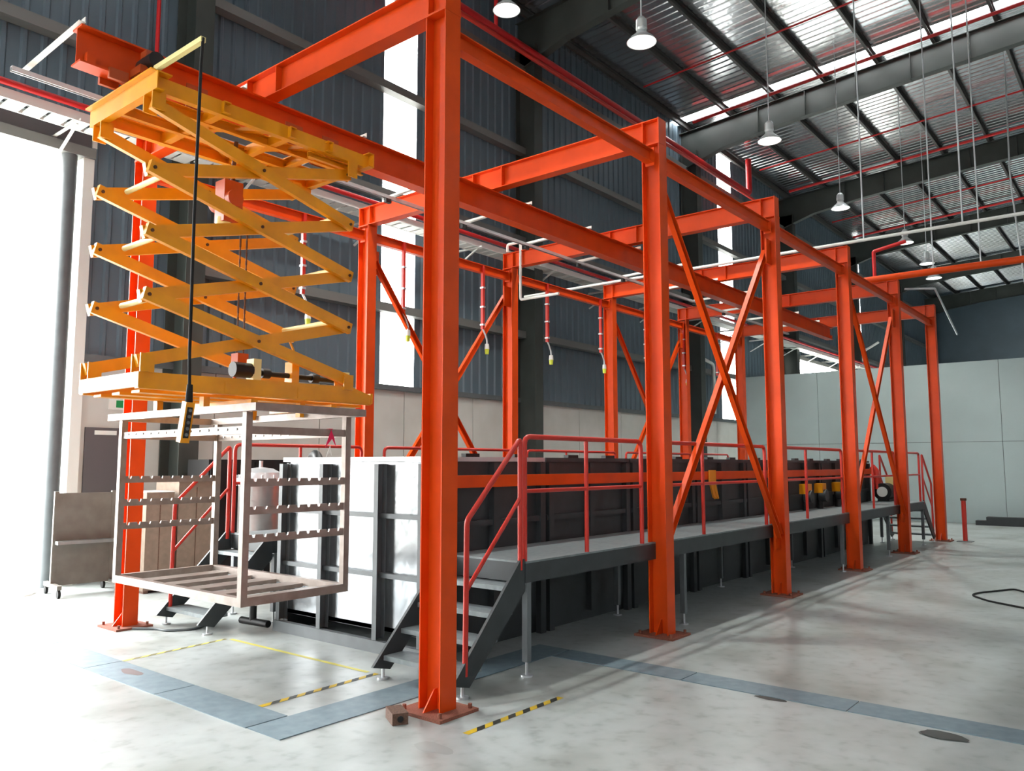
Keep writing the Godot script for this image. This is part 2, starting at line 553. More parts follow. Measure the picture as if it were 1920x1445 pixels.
func build_roof() -> void:
	var c := struct("ceiling", "sloping roof lined with shiny silver foil on dark purlins and rafters", "roof")
	# ribbed foil sheets, one metre wide, running down the slope
	var mesh_l := roof_sheet(WX - 0.25, RIDGE)
	var mesh_r := roof_sheet(RIDGE, 28.3)
	var left_strips := [7.0, -1.0, -18.0]
	var right_strips := [-1.0, -18.0, -34.0]
	for side in 2:
		var z := 14.0
		var sheet := mesh_l if side == 0 else mesh_r
		while z > -54.0:
			var here: Array = left_strips if side == 0 else right_strips
			if here.has(z):
				# a narrow roof light between two cut sheets
				inst("roof_sheet", sheet, M.foil, c, Vector3(0, 0, z)).scale.z = 0.15
				inst("roof_sheet", sheet, M.foil, c, Vector3(0, 0, z - 0.56)).scale.z = 0.44
			else:
				inst("roof_sheet", sheet, M.foil, c, Vector3(0, 0, z))
			z -= 1.0
	var k := 4
	for side in 2:
		for q in left_strips if side == 0 else right_strips:
			k += 1
			var win := struct("window_%d" % k, "bright roof light strip beside the dark rafter at upper right" if side == 0 and q < -10 else "roof light strip running down the slope outside the picture", "skylight")
			win.set_meta("group", "roof light strips")
			var s := st_new()
			var xa := WX - 0.25 if side == 0 else RIDGE
			var xb := RIDGE if side == 0 else 28.3
			bx_slope(s, xa, xb, q - 0.56, q - 0.15)
			obj("pane", s, M.sheet_white, win)
	# purlins
	var x := -7.45
	while x < 28:
		var s := st_new()
		var y := roof_y(x) - 0.12
		csec(s, Vector3(x - 0.035, y, 14), Vector3(x - 0.035, y, -54), Vector3.RIGHT, Vector3.UP, 0.2, 0.07, 0.01)
		obj("purlin", s, M.purlin, c)
		x += 1.41
	# tapered rafters with web stiffeners
	for b in BAYS:
		for side in 2:
			var s := st_new()
			var xs := [-7.8, -6.4, -4.6, -1.0, 4.0, RIDGE]
			var dp := [1.35, 0.98, 0.85, 0.8, 0.8, 0.95]
			if side == 1:
				xs = [27.9, 26.0, 20.0, RIDGE]
				dp = [1.3, 0.9, 0.8, 0.95]
			for i in xs.size() - 1:
				var x0: float = xs[i]
				var x1: float = xs[i + 1]
				var t0 := roof_y(x0) - 0.22
				var t1 := roof_y(x1) - 0.22
				var b0: float = t0 - dp[i] * 0.92
				var b1: float = t1 - dp[i + 1] * 0.92
				slab(s, x0, b0, x1, b1, b - 0.11, b + 0.11, 0.016)
				slab(s, x0, t0 - 0.016, x1, t1 - 0.016, b - 0.11, b + 0.11, 0.016)
				for f in [-1.0, 1.0]:
					quad(s, Vector3(x0, b0, b + 0.006 * f), Vector3(x1, b1, b + 0.006 * f), Vector3(x1, t1, b + 0.006 * f), Vector3(x0, t0, b + 0.006 * f), Vector3(0, 0, f))
			var r := obj("rafter", s, M.building_steel, c)
			s = st_new()
			for xx in [-5.2, -3.8, -2.4, -1.0, 0.4, 1.8, 3.2] if side == 0 else []:
				var tt := roof_y(xx) - 0.24
				bx(s, Vector3(xx - 0.006, tt - 0.74, b - 0.1), Vector3(xx + 0.006, tt, b + 0.1))
			if side == 0:
				obj("stiffener", s, M.building_steel, r)

func bx_slope(s: SurfaceTool, xa: float, xb: float, z0: float, z1: float) -> void:
	prism(s, PackedVector2Array([Vector2(xa, roof_y(xa)), Vector2(xb, roof_y(xb)), Vector2(xb, roof_y(xb) + 0.004), Vector2(xa, roof_y(xa) + 0.004)]), Vector3(0, 0, z0), Vector3(0, 0, z1), Vector3.RIGHT, Vector3.UP)

func slab(s: SurfaceTool, x0: float, y0: float, x1: float, y1: float, z0: float, z1: float, t: float) -> void:
	prism(s, PackedVector2Array([Vector2(x0, y0), Vector2(x1, y1), Vector2(x1, y1 + t), Vector2(x0, y0 + t)]), Vector3(0, 0, z0), Vector3(0, 0, z1), Vector3.RIGHT, Vector3.UP)

func roof_sheet(xa: float, xb: float) -> ArrayMesh:
	var s := st_new()
	var pts := []
	for k in 4:
		var z := -0.25 * k
		pts.append_array([Vector2(z, 0), Vector2(z - 0.17, 0.0), Vector2(z - 0.185, 0.022), Vector2(z - 0.235, 0.022)])
	pts.append(Vector2(-1.0, 0))
	for i in pts.size() - 1:
		var p: Vector2 = pts[i]
		var q: Vector2 = pts[i + 1]
		var n := Vector3(0, -1, (q.y - p.y) / maxf(p.x - q.x, 1e-4) * -1.0).normalized()
		quad(s, Vector3(xa, roof_y(xa) + p.y, p.x), Vector3(xb, roof_y(xb) + p.y, p.x), Vector3(xb, roof_y(xb) + q.y, q.x), Vector3(xa, roof_y(xa) + q.y, q.x), n)
	quad(s, Vector3(xa, roof_y(xa) + 0.06, 0), Vector3(xb, roof_y(xb) + 0.06, 0), Vector3(xb, roof_y(xb) + 0.06, -1), Vector3(xa, roof_y(xa) + 0.06, -1), Vector3.UP)
	return s.commit()

# ------------------------------------------------------------------ orange gantry
const COLW := 0.194
func col_z(i: int) -> float:
	return -3.0 * i - 0.075

func build_gantry() -> void:
	var g := thing("steel_gantry", "tall orange steel gantry of six portal frames carrying a monorail over the tanks", "gantry")
	var s := st_new()
	isec(s, Vector3(0, 0.02, 0), Vector3(0, 4.735, 0), Vector3.RIGHT, COLW, 0.15, 0.010, 0.008)
	bx(s, Vector3(-0.1, 4.735, -0.08), Vector3(0.1, 4.75, 0.08))
	var column_mesh := s.commit()
	s = st_new()
	bx(s, Vector3(-0.20, 0, -0.18), Vector3(0.20, 0.02, 0.18))
	var plate_mesh := s.commit()
	s = st_new()
	for f in [1.0]:
		prism(s, PackedVector2Array([Vector2(0.004, 0.02), Vector2(0.13, 0.02), Vector2(0.03, 0.15), Vector2(0.004, 0.15)]), Vector3(-0.005, 0, 0), Vector3(0.005, 0, 0), Vector3(0, 0, f), Vector3.UP)
	var rib_mesh := s.commit()
	s = st_new()
	cyl(s, Vector3(0, 0.02, 0), Vector3(0, 0.05, 0), 0.014, 6)
	var bolt_mesh := s.commit()
	s = st_new()
	isec(s, Vector3(-4.488, 4.875, 0), Vector3(-0.012, 4.875, 0), Vector3.UP, 0.25, 0.125, 0.010, 0.007)
	var beam_mesh := s.commit()
	s = st_new()
	bx(s, Vector3(-0.012, 4.75, -0.075), Vector3(0, 5.0, 0.075))
	var end_mesh := s.commit()
	s = st_new()
	bx(s, Vector3(-0.005, 4.76, -0.06), Vector3(0.005, 4.99, 0.06))
	var stiff_mesh := s.commit()
	for i in 6:
		for x in [-COLW / 2, -4.5 + COLW / 2]:
			var c := inst("column", column_mesh, M.orange, g, Vector3(x, 0, col_z(i)))
			inst("base_plate", plate_mesh, M.dust_plate, c)
			inst("gusset_rib", rib_mesh, M.orange, c)
			inst("gusset_rib", rib_mesh, M.orange, c).rotation.y = PI
			for bp in [Vector3(-0.16, 0, -0.14), Vector3(0.16, 0, -0.14), Vector3(-0.16, 0, 0.14), Vector3(0.16, 0, 0.14)]:
				inst("anchor_bolt", bolt_mesh, M.dust_plate, c, bp)
		var b := inst("cross_beam", beam_mesh, M.orange, g, Vector3(0, 0, col_z(i)))
		inst("end_plate", end_mesh, M.orange, b)
		inst("end_plate", end_mesh, M.orange, b, Vector3(-4.488, 0, 0))
		for xx in [-2.47, -2.03, -4.31, -0.19]:
			inst("stiffener", stiff_mesh, M.orange, b, Vector3(xx, 0, 0))
	# longitudinal ties just under the beams
	s = st_new()
	isec(s, Vector3(0, 0, -0.08), Vector3(0, 0, -2.92), Vector3.UP, 0.13, 0.08, 0.009, 0.007)
	for z in [-0.08, -2.92]:
		bx(s, Vector3(-0.05, -0.09, z - 0.006), Vector3(0.05, 0.09, z + 0.006))
	var tie_mesh := s.commit()
	for i in 5:
		for x in [-COLW / 2, -4.5 + COLW / 2]:
			inst("tie_beam", tie_mesh, M.orange, g, Vector3(x, 4.61, col_z(i)))
	# wind bracing
	for x in [-COLW / 2, -4.5 + COLW / 2]:
		for bay in [1, 3]:
			var za := col_z(bay) - 0.09
			var zb := col_z(bay + 1) + 0.09
			for q in 2:
				var a := Vector3(x + (0.012 if q == 0 else -0.07), 4.28, za if q == 0 else zb)
				var b2 := Vector3(a.x, 0.72, zb if q == 0 else za)
				s = st_new()
				var ax := (b2 - a).normalized()
				var u := Vector3.RIGHT
				csec(s, a, b2, u, ax.cross(u).normalized(), 0.085, 0.055, 0.007)
				var br := obj("brace", s, M.orange, g)
				for e in [a, b2]:
					s = st_new()
					var dz := -0.16 if (e.z == za) else 0.16
					bx(s, Vector3(x - 0.012, e.y - 0.16, e.z + 0.1 * signf(-dz)), Vector3(x + 0.012, e.y + 0.16, e.z + dz * 0.5))
					obj("gusset_plate", s, M.orange, br)
	# monorail under the beams
	s = st_new()
	isec(s, Vector3(-2.25, 4.61, 1.5), Vector3(-2.25, 4.61, -15.2), Vector3.UP, 0.28, 0.15, 0.014, 0.009)
	var mono := obj("monorail_beam", s, M.orange, g)
	for z in [1.42, -15.12]:
		for x in [-2.32, -2.23]:
			s = st_new()
			bx(s, Vector3(x, 4.475, z - 0.03), Vector3(x + 0.05, 4.56, z + 0.03))
			obj("end_stop", s, M.orange, mono)

# moves a thing's origin to its base without moving its parts
func rebase(o: Node3D, at: Vector3) -> void:
	o.position = at
	for c in o.get_children():
		c.position -= at

# ------------------------------------------------------------------ tanks
func build_tanks() -> void:
	var bounds: Array[float] = [-1.0, -2.52, -4.1, -5.7, -7.3, -8.9, -10.5, -12.1, -13.5]
	var words := ["first process tank with a shiny panelled end facing the door", "second process tank from the shiny panelled end", "third process tank from the shiny panelled end", "fourth process tank from the shiny panelled end", "fifth process tank from the shiny panelled end", "sixth process tank from the shiny panelled end", "seventh process tank, second last of the row", "last process tank of the row, beside the far stairs"]
	var xl := -3.1
	var xr := -1.08
	for i in 8:
		var z0 := bounds[i] - 0.01
		var z1 := bounds[i + 1] + 0.01
		var t := thing("process_tank", "grey steel " + words[i], "tank", "row of process tanks")
		var s := st_new()
		# open box with walls
		bx(s, Vector3(xl, 0.16, z1), Vector3(xr, 0.2, z0))
		bx(s, Vector3(xl, 0.2, z1), Vector3(xl + 0.03, 1.62, z0))
		bx(s, Vector3(xr - 0.03, 0.2, z1), Vector3(xr, 1.62, z0))
		bx(s, Vector3(xl + 0.03, 0.2, z1), Vector3(xr - 0.03, 1.62, z1 + 0.03))
		if i > 0:
			bx(s, Vector3(xl + 0.03, 0.2, z0 - 0.03), Vector3(xr - 0.03, 1.62, z0))
		obj("shell", s, M.dark_paint, t)
		if i == 0:
			# bright end wall in sheets between the ribs
			for k in [[xl, -2.45], [-2.45, -1.68], [-1.68, xr]]:
				for r in [[0.16, 0.64], [0.64, 1.15], [1.15, 1.62]]:
					s = st_new()
					bx(s, Vector3(k[0], r[0] + 0.004, z0 - 0.03), Vector3(k[1], r[1] - 0.004, z0))
					obj("end_sheet", s, M.tank_sheet, t)
			for x in [xl + 0.04, -2.43, -1.66, xr - 0.03]:
				s = st_new()
				csec(s, Vector3(x - 0.05, 0.1, z0 + 0.05), Vector3(x - 0.05, 1.6, z0 + 0.05), Vector3.RIGHT, Vector3.BACK, 0.1, 0.055, 0.008)
				obj("end_post", s, M.grey_paint, t)
			for y in [0.64, 1.15]:
				s = st_new()
				bx(s, Vector3(xl, y - 0.02, z0), Vector3(xr, y + 0.02, z0 + 0.05))
				obj("end_rail", s, M.grey_paint, t)
			s = st_new()
			csec(s, Vector3(xl - 0.02, 0.05, z0 + 0.12), Vector3(xr, 0.05, z0 + 0.12), Vector3.FORWARD, Vector3.UP, 0.1, 0.06, 0.008)
			obj("base_channel", s, M.grey_paint, t)
		# rim in four lengths
		var rm: Material = M.dark_paint if i > 0 else M.zinc
		for e in [[Vector3(xl - 0.05, 1.62, z1), Vector3(xl + 0.05, 1.66, z0)], [Vector3(xr - 0.05, 1.62, z1), Vector3(xr + 0.04, 1.66, z0)], [Vector3(xl + 0.05, 1.62, z0 - 0.05), Vector3(xr - 0.05, 1.66, z0 + (0.1 if i == 0 else 0.0))], [Vector3(xl + 0.05, 1.62, z1), Vector3(xr - 0.05, 1.66, z1 + 0.05)]]:
			s = st_new()
			bx(s, e[0], e[1])
			obj("rim", s, rm, t)
		# side ribs and rails
		for x in [xr, xl]:
			var f := 1.0 if x == xr else -1.0
			for k in 3:
				var z := lerpf(z0 - 0.06, z1 + 0.06, k / 2.0)
				s = st_new()
				bx(s, Vector3(x, 0.1, z - 0.04), Vector3(x + 0.06 * f, 1.61, z + 0.04))
				obj("side_rib", s, M.dark_paint, t)
			for y in [0.55, 1.08]:
				s = st_new()
				bx(s, Vector3(x, y - 0.025, z1), Vector3(x + 0.045 * f, y + 0.025, z0))
				obj("side_rail", s, M.dark_paint, t)
			s = st_new()
			bx(s, Vector3(x - 0.05 * f, 0.0, z1), Vector3(x - 0.03 * f, 0.16, z0))
			obj("skirt", s, M.dark_paint, t)
			for z in [z0 - 0.06, z1 + 0.06]:
				s = st_new()
				bx(s, Vector3(x, 0, z - 0.04), Vector3(x + 0.06 * f, 0.1, z + 0.04))
				obj("foot", s, M.dark_paint, t)
		# clips along the rim
		for k in 2:
			var z := lerpf(z0, z1, 0.3 + 0.45 * k)
			s = st_new()
			bx(s, Vector3(xr - 0.02, 1.66, z - 0.09), Vector3(xr + 0.035, 1.69, z + 0.09))
			obj("rim_clip", s, M.black, t)
		rebase(t, Vector3((xl + xr) / 2, 0, (z0 + z1) / 2))
	# orange rail along the tank sides
	var g := thing("rubbing_rail", "orange steel rail running along the tank sides above the walkway", "rail")
	var s2 := st_new()
	csec(s2, Vector3(-0.925, 1.45, -1.05), Vector3(-0.925, 1.45, -13.4), Vector3.LEFT, Vector3.UP, 0.105, 0.05, 0.007)
	obj("rail", s2, M.orange, g)
	for i in 9:
		s2 = st_new()
		bx(s2, Vector3(-1.02, 1.42, -1.2 - 1.5 * i), Vector3(-0.93, 1.48, -1.26 - 1.5 * i))
		obj("rail_bracket", s2, M.orange, g)
	rebase(g, Vector3(-0.95, 1.4, -7.2))

# ------------------------------------------------------------------ walkways, stairs, handrails
func rail_section(g: Node3D, x: float, za: float, zb: float, mid: float, y0 := 0.86) -> void:
	var h := Node3D.new()
	h.name = "handrail"
	g.add_child(h, true)
	var s := st_new()
	tube(s, [Vector3(x, y0, za), Vector3(x, 1.81, za), Vector3(x, 1.81, zb), Vector3(x, y0, zb)], 0.021, 0.07)
	obj("top_rail", s, M.rail, h)
	s = st_new()
	cyl(s, Vector3(x, 1.39, za), Vector3(x, 1.39, zb), 0.017, 10)
	obj("mid_rail", s, M.rail, h)
	if mid != 0.0:
		s = st_new()
		cyl(s, Vector3(x, y0, mid), Vector3(x, 1.81, mid), 0.019, 10)
		obj("post", s, M.rail, h)

func stairs(called: String, label: String, x0: float, x1: float, ztop: float, zfoot: float, rail_x: Array) -> void:
	var t := thing(called, label, "stairs", "short steel staircases")
	var dz := zfoot - ztop
	var n := 4
	var s := st_new()
	for x in [x0 + 0.012, x1 - 0.012]:
		s = st_new()
		var sg := signf(dz)
		# stringer: sloped plate, cut level at the foot and upright at the deck
		prism(s, PackedVector2Array([Vector2(zfoot + 0.10 * sg, 0.10), Vector2(zfoot - 0.07 * sg, 0.06), Vector2(ztop + 0.002 * sg, 0.64), Vector2(ztop + 0.002 * sg, 0.88), Vector2(ztop + 0.05 * sg, 0.88)]), Vector3(x - 0.012, 0, 0), Vector3(x + 0.012, 0, 0), Vector3.BACK, Vector3.UP)
		var o := obj("stringer", s, M.dark_paint, t)
		s = st_new()
		cyl(s, Vector3(x, 0.012, zfoot - 0.01 * sg), Vector3(x, 0.085, zfoot - 0.01 * sg), 0.012, 8)
		obj("levelling_screw", s, M.zinc, o)
		s = st_new()
		cyl(s, Vector3(x, 0, zfoot - 0.01 * sg), Vector3(x, 0.014, zfoot - 0.01 * sg), 0.045, 14)
		obj("foot_pad", s, M.zinc, o)
	for k in n:
		var y := 0.86 * (k + 1) / (n + 1.0)
		var zc := lerpf(zfoot, ztop, (k + 0.65) / n)
		s = st_new()
		bx(s, Vector3(x0 + 0.024, y - 0.035, zc - 0.11), Vector3(x1 - 0.024, y, zc + 0.11))
		obj("tread", s, M.deck, t)
	for x in rail_x:
		var h := Node3D.new()
		h.name = "stair_rail"
		t.add_child(h, true)
		s = st_new()
		tube(s, [Vector3(x, 0.14, zfoot - 0.04 * signf(dz)), Vector3(x, 1.2, zfoot - 0.05 * signf(dz)), Vector3(x, 1.79, ztop + 0.04 * signf(dz)), Vector3(x, 0.8, ztop + 0.04 * signf(dz))], 0.02, 0.035)
		obj("top_rail", s, M.rail, h)
		s = st_new()
		cyl(s, Vector3(x, 0.72, zfoot - 0.05 * signf(dz)), Vector3(x, 1.33, ztop + 0.05 * signf(dz)), 0.016, 10)
		obj("mid_rail", s, M.rail, h)
	rebase(t, Vector3((x0 + x1) / 2, 0, (zfoot + ztop) / 2))

func build_walkways() -> void:
	for side in 2:
		var x0 := -0.985 if side == 0 else -4.22
		var x1 := -0.15 if side == 0 else -3.42
		var outer := x1 - 0.0 if side == 0 else x0
		var rx := -0.175 if side == 0 else -4.195
		var g := thing("walkway", ["raised grey steel walkway along the near side of the tanks", "raised grey steel walkway along the far side of the tanks"][side], "walkway")
		var z := -1.07
		var k := 0
		while z > -13.9:
			var z2 := maxf(z - 1.6, -13.95)
			var s := st_new()
			bx(s, Vector3(x0, 0.845, z2 + 0.004), Vector3(x1, 0.86, z - 0.004))
			obj("deck_plate", s, M.deck, g)
			z = z2
			k += 1
			if z <= -13.94:
				break
		for x in [x0, x1 - 0.05]:
			var s := st_new()
			bx(s, Vector3(x, 0.70, -13.95), Vector3(x + 0.05, 0.845, -1.07))
			obj("edge_beam", s, M.dark_paint, g)
		for zz in [-1.1, -13.9]:
			var s := st_new()
			bx(s, Vector3(x0 + 0.05, 0.70, zz - 0.025), Vector3(x1 - 0.05, 0.845, zz + 0.025))
			obj("end_beam", s, M.dark_paint, g)
		for i in 6:
			var zz := -1.12 - 2.55 * i
			for x in [x1 - 0.03, x0 + 0.03]:
				var s := st_new()
				bx(s, Vector3(x - 0.025, 0.11, zz - 0.025), Vector3(x + 0.025, 0.70, zz + 0.025))
				var l := obj("leg", s, M.grey_paint, g)
				s = st_new()
				cyl(s, Vector3(x, 0.012, zz), Vector3(x, 0.11, zz), 0.011, 8)
				obj("levelling_screw", s, M.zinc, l)
				s = st_new()
				cyl(s, Vector3(x, 0, zz), Vector3(x, 0.014, zz), 0.045, 14)
				obj("foot_pad", s, M.zinc, l)
		for sec in [[-1.09, -2.86, -1.94], [-3.24, -5.86, -4.15], [-6.24, -8.86, -7.31], [-9.24, -11.86, -10.5], [-12.24, -13.75, 0.0]]:
			rail_section(g, rx, sec[0], sec[1], sec[2])
		rebase(g, Vector3((x0 + x1) / 2, 0, -7.5))
	stairs("staircase", "grey steel steps with one red handrail behind the foremost orange column", -0.985, -0.155, -1.07, -0.38, [-0.17])
	stairs("staircase", "grey steel steps with red handrail seen through the hanging cage", -4.22, -3.42, -1.07, -0.38, [-4.2])
	stairs("staircase", "grey steel steps with red rails at the far end of the near walkway", -0.985, -0.155, -13.95, -14.75, [-0.17, -0.97])

# ------------------------------------------------------------------ yellow scissor lift
func build_lift() -> void:
	var t := thing("scissor_lift", "yellow scissor lift hanging from the orange monorail above the cage", "scissor lift")
	var s := st_new()
	var lv: Array[float] = [4.17, 3.705, 3.245, 2.785, 2.325]
	var zf := 1.11
	var zb := -0.66
	var arm := 0
	for side in 2:
		var x := -1.84 if side == 0 else -2.66
		var o := 0.028
		for k in 4:
			for q in 2:
				var a := Vector3(x + (o if q == 0 else -o), lv[k] if q == 0 else lv[k + 1], zf)
				var b := Vector3(a.x, lv[k + 1] if q == 0 else lv[k], zb)
				s = st_new()
				var ax := (b - a).normalized()
				bar(s, a - ax * 0.035, b + ax * 0.035, 0.045, 0.092)
				var am := obj("scissor_arm", s, M.yellow, t)
				for e in [a, b, (a + b) / 2]:
					s = st_new()
					cyl(s, e + Vector3(-0.032, 0, 0), e + Vector3(0.032, 0, 0), 0.013, 10)
					obj("pin", s, M.chain, am)
		# lugs that tie the first and last arms to the frames
		for e in [[lv[0], 4.27], [lv[4], 2.235]]:
			for z in [zf, zb]:
				for w in [-0.07, 0.058]:
					s = st_new()
					var y0 := minf(e[0] - 0.04, e[1])
					var y1 := maxf(e[0] + 0.04, e[1])
					bx(s, Vector3(x + w, y0, z - 0.05), Vector3(x + w + 0.012, y1, z + 0.05))
					obj("lug", s, M.yellow, t)
	# cross tubes between the two scissor sides
	for k in range(1, 4):
		for z in [zf - 0.18, zb + 0.1]:
			s = st_new()
			cyl(s, Vector3(-2.60, lv[k] + 0.045, z), Vector3(-1.90, lv[k] + 0.045, z), 0.022, 12)
			obj("cross_tube", s, M.cream, t)
	# top frame
	var tf := Node3D.new()
	tf.name = "top_frame"
	t.add_child(tf)
	for x in [-1.78, -2.72]:
		s = st_new()
		csec(s, Vector3(x, 4.32, 1.14), Vector3(x, 4.32, -0.86), Vector3.LEFT if x > -2 else Vector3.RIGHT, Vector3.UP, 0.11, 0.055, 0.009)
		obj("side_channel", s, M.yellow, tf)
	for z in [1.16, 0.62, 0.02, -0.42, -0.85]:
		s = st_new()
		var w := -0.03 if absf(z) > 0.8 else 0.0
		csec(s, Vector3(-2.76 - w * -1.0, 4.32, z), Vector3(-1.74 - w, 4.32, z), Vector3.FORWARD if z > 0 else Vector3.BACK, Vector3.UP, 0.13 if absf(z) > 0.8 else 0.09, 0.06, 0.009)
		obj("cross_channel", s, M.yellow, tf)
	s = st_new()
	bx(s, Vector3(-2.79, 4.385, 1.04), Vector3(-1.73, 4.397, 1.20))
	obj("front_plate", s, M.yellow, tf)
	for x in [-2.42, -2.08]:
		s = st_new()
		csec(s, Vector3(x, 4.31, 1.1), Vector3(x, 4.31, -0.8), Vector3.RIGHT, Vector3.UP, 0.08, 0.045, 0.007)
		obj("inner_channel", s, M.yellow, tf)
	for q in [[Vector3(-1.8, 4.33, -0.4), Vector3(-2.4, 4.33, 0.02)], [Vector3(-2.7, 4.33, 0.02), Vector3(-2.1, 4.33, 0.62)], [Vector3(-1.8, 4.33, 0.02), Vector3(-2.4, 4.33, 0.62)]]:
		s = st_new()
		bar(s, q[0], q[1], 0.05, 0.03)
		obj("diagonal", s, M.yellow, tf)
	# slide track at the rear of the top frame and roller
	for x in [-1.88, -2.62]:
		s = st_new()
		csec(s, Vector3(x, 4.24, -0.25), Vector3(x, 4.24, -0.84), Vector3.LEFT if x < -2 else Vector3.RIGHT, Vector3.UP, 0.05, 0.035, 0.006)
		obj("slide_track", s, M.yellow, tf)
	# pendant arm
	s = st_new()
	bar(s, Vector3(-1.76, 4.41, 1.15), Vector3(-1.12, 4.41, 1.15), 0.035, 0.035)
	obj("pendant_arm", s, M.cream, tf)
	# trolleys on the monorail's lower flange
	for z in [1.02, 0.62, -0.3, -0.7]:
		var tr := Node3D.new()
		tr.name = "trolley"
		t.add_child(tr, true)
		for f in [-1.0, 1.0]:
			s = st_new()
			bx(s, Vector3(-2.25 + 0.095 * f - 0.006, 4.385, z - 0.09), Vector3(-2.25 + 0.095 * f + 0.006, 4.60, z + 0.09))
			obj("side_plate", s, M.hoist, tr)
			s = st_new()
			cyl(s, Vector3(-2.25 + 0.045 * f, 4.524, z), Vector3(-2.25 + 0.088 * f, 4.524, z), 0.04, 14)
			obj("wheel", s, M.chain, tr)
		s = st_new()
		bx(s, Vector3(-2.36, 4.385, z - 0.06), Vector3(-2.14, 4.40, z + 0.06))
		obj("yoke", s, M.hoist, tr)
	# travel motor beside the rail
	var mo := Node3D.new()
	mo.name = "travel_motor"
	t.add_child(mo)
	s = st_new()
	cyl(s, Vector3(-2.14, 4.57, 1.06), Vector3(-1.93, 4.57, 1.06), 0.062, 16)
	obj("motor_body", s, M.black, mo)
	s = st_new()
	bx(s, Vector3(-2.16, 4.47, 0.97), Vector3(-2.0, 4.53, 1.15))
	obj("gear_case", s, M.hoist, mo)
	s = st_new()
	bx(s, Vector3(-2.11, 4.62, 1.02), Vector3(-2.02, 4.67, 1.10))
	obj("terminal_box", s, M.hoist, mo)
	# bumpers
	for x in [-2.33, -2.17]:
		s = st_new()
		bx(s, Vector3(x - 0.015, 4.42, 1.16), Vector3(x + 0.015, 4.50, 1.3))
		obj("bumper_arm", s, M.hoist, t)
	# chain hoist in the middle
	var ho := Node3D.new()
	ho.name = "chain_hoist"
	t.add_child(ho)
	s = st_new()
	bx(s, Vector3(-2.31, 3.58, 0.17), Vector3(-2.17, 3.93, 0.34))
	obj("hoist_body", s, M.hoist, ho)
	s = st_new()
	cyl(s, Vector3(-2.42, 3.77, 0.27), Vector3(-2.31, 3.77, 0.27), 0.07, 18)
	obj("motor_drum", s, M.hoist, ho)
	s = st_new()
	cyl(s, Vector3(-2.17, 3.77, 0.27), Vector3(-2.11, 3.77, 0.27), 0.07, 18)
	obj("gear_drum", s, M.hoist, ho)
	s = st_new()
	tube(s, [Vector3(-2.25, 3.93, 0.22), Vector3(-2.25, 4.05, 0.22), Vector3(-2.25, 4.3, 0.2)], 0.018)
	obj("top_hook", s, M.chain, ho)
	s = st_new()
	cyl(s, Vector3(-2.25, 3.5, 0.29), Vector3(-2.25, 3.62, 0.29), 0.075, 16, 0.06)
	obj("chain_bag", s, M.cream, ho)
	for dz in [0.13, 0.07]:
		var y := 3.62
		s = st_new()
		while y > 2.5:
			cyl(s, Vector3(-2.25, y, dz + 0.0), Vector3(-2.25, y - 0.035, dz + 0.0), 0.009 if int(y * 100) % 8 < 4 else 0.006, 6)
			y -= 0.035
		obj("chain", s, M.chain, ho).set_meta("kind", "stuff")
	s = st_new()
	bx(s, Vector3(-2.30, 2.36, 0.05), Vector3(-2.20, 2.51, 0.15))
	obj("hook_block", s, M.hoist, ho)
	s = st_new()
	var hk := []
	for k in 9:
		var th := PI * 0.5 - k * PI * 1.35 / 8
		hk.append(Vector3(-2.25, 2.285 + 0.05 * sin(th), 0.1 + 0.05 * cos(th)))
	hk.insert(0, Vector3(-2.25, 2.37, 0.1))
	tube(s, hk, 0.013)
	obj("hook", s, M.hoist, ho)
	# lower platform
	var pf := Node3D.new()
	pf.name = "platform"
	t.add_child(pf)
	for x in [-1.79, -2.71]:
		s = st_new()
		prism(s, PackedVector2Array([Vector2(1.16, 2.12), Vector2(1.16, 2.235), Vector2(-0.70, 2.265), Vector2(-0.93, 2.20), Vector2(-0.93, 2.13)]), Vector3(x - 0.006, 0, 0), Vector3(x + 0.006, 0, 0), Vector3.BACK, Vector3.UP)
		var d := -0.05 if x > -2 else 0.05
		bx(s, Vector3(x, 2.12, -0.93), Vector3(x + d, 2.13, 1.16))
		bx(s, Vector3(x, 2.225, -0.68), Vector3(x + d, 2.235, 1.16))
		obj("side_channel", s, M.yellow, pf)
	for z in [1.16, 0.5, -0.15, -0.92]:
		s = st_new()
		bx(s, Vector3(-2.72, 2.13, z - 0.02), Vector3(-1.78, 2.22 if z < 1 else 2.235, z + 0.006))
		obj("cross_channel", s, M.yellow, pf)
	for q in [[-1.95, 0.12], [-2.25, 0.12], [-2.55, 0.12]]:
		s = st_new()
		bx(s, Vector3(q[0] - q[1] / 2, 2.10, -0.9), Vector3(q[0] + q[1] / 2, 2.12, 1.1))
		obj("floor_strip", s, M.yellow, pf)
	# lower clamps carrying the cage
	for z in [0.6, -0.26]:
		for x in [-1.9, -2.6]:
			s = st_new()
			bx(s, Vector3(x - 0.03, 1.985, z - 0.025), Vector3(x + 0.03, 2.10, z + 0.025))
			obj("cage_clamp", s, M.yellow, pf)
	for z in [0.24, -0.53]:
		s = st_new()
		bx(s, Vector3(-2.7, 2.055, z - 0.03), Vector3(-1.80, 2.10, z + 0.03))
		obj("carrier_bar", s, M.yellow, pf)
	# drive shaft on the platform
	var ds := Node3D.new()
	ds.name = "drive_shaft"
	t.add_child(ds)
	s = st_new()
	cyl(s, Vector3(-1.93, 2.325, 0.22), Vector3(-1.93, 2.325, -0.74), 0.022, 12)
	obj("shaft", s, M.black, ds)
	for z in [0.1, -0.38, -0.66]:
		s = st_new()
		cyl(s, Vector3(-1.93, 2.325, z), Vector3(-1.93, 2.325, z - 0.07), 0.04, 14)
		obj("coupling", s, M.black, ds)
	s = st_new()
	cyl(s, Vector3(-1.93, 2.335, 0.36), Vector3(-1.93, 2.335, 0.2), 0.06, 16)
	obj("motor", s, M.black, ds)
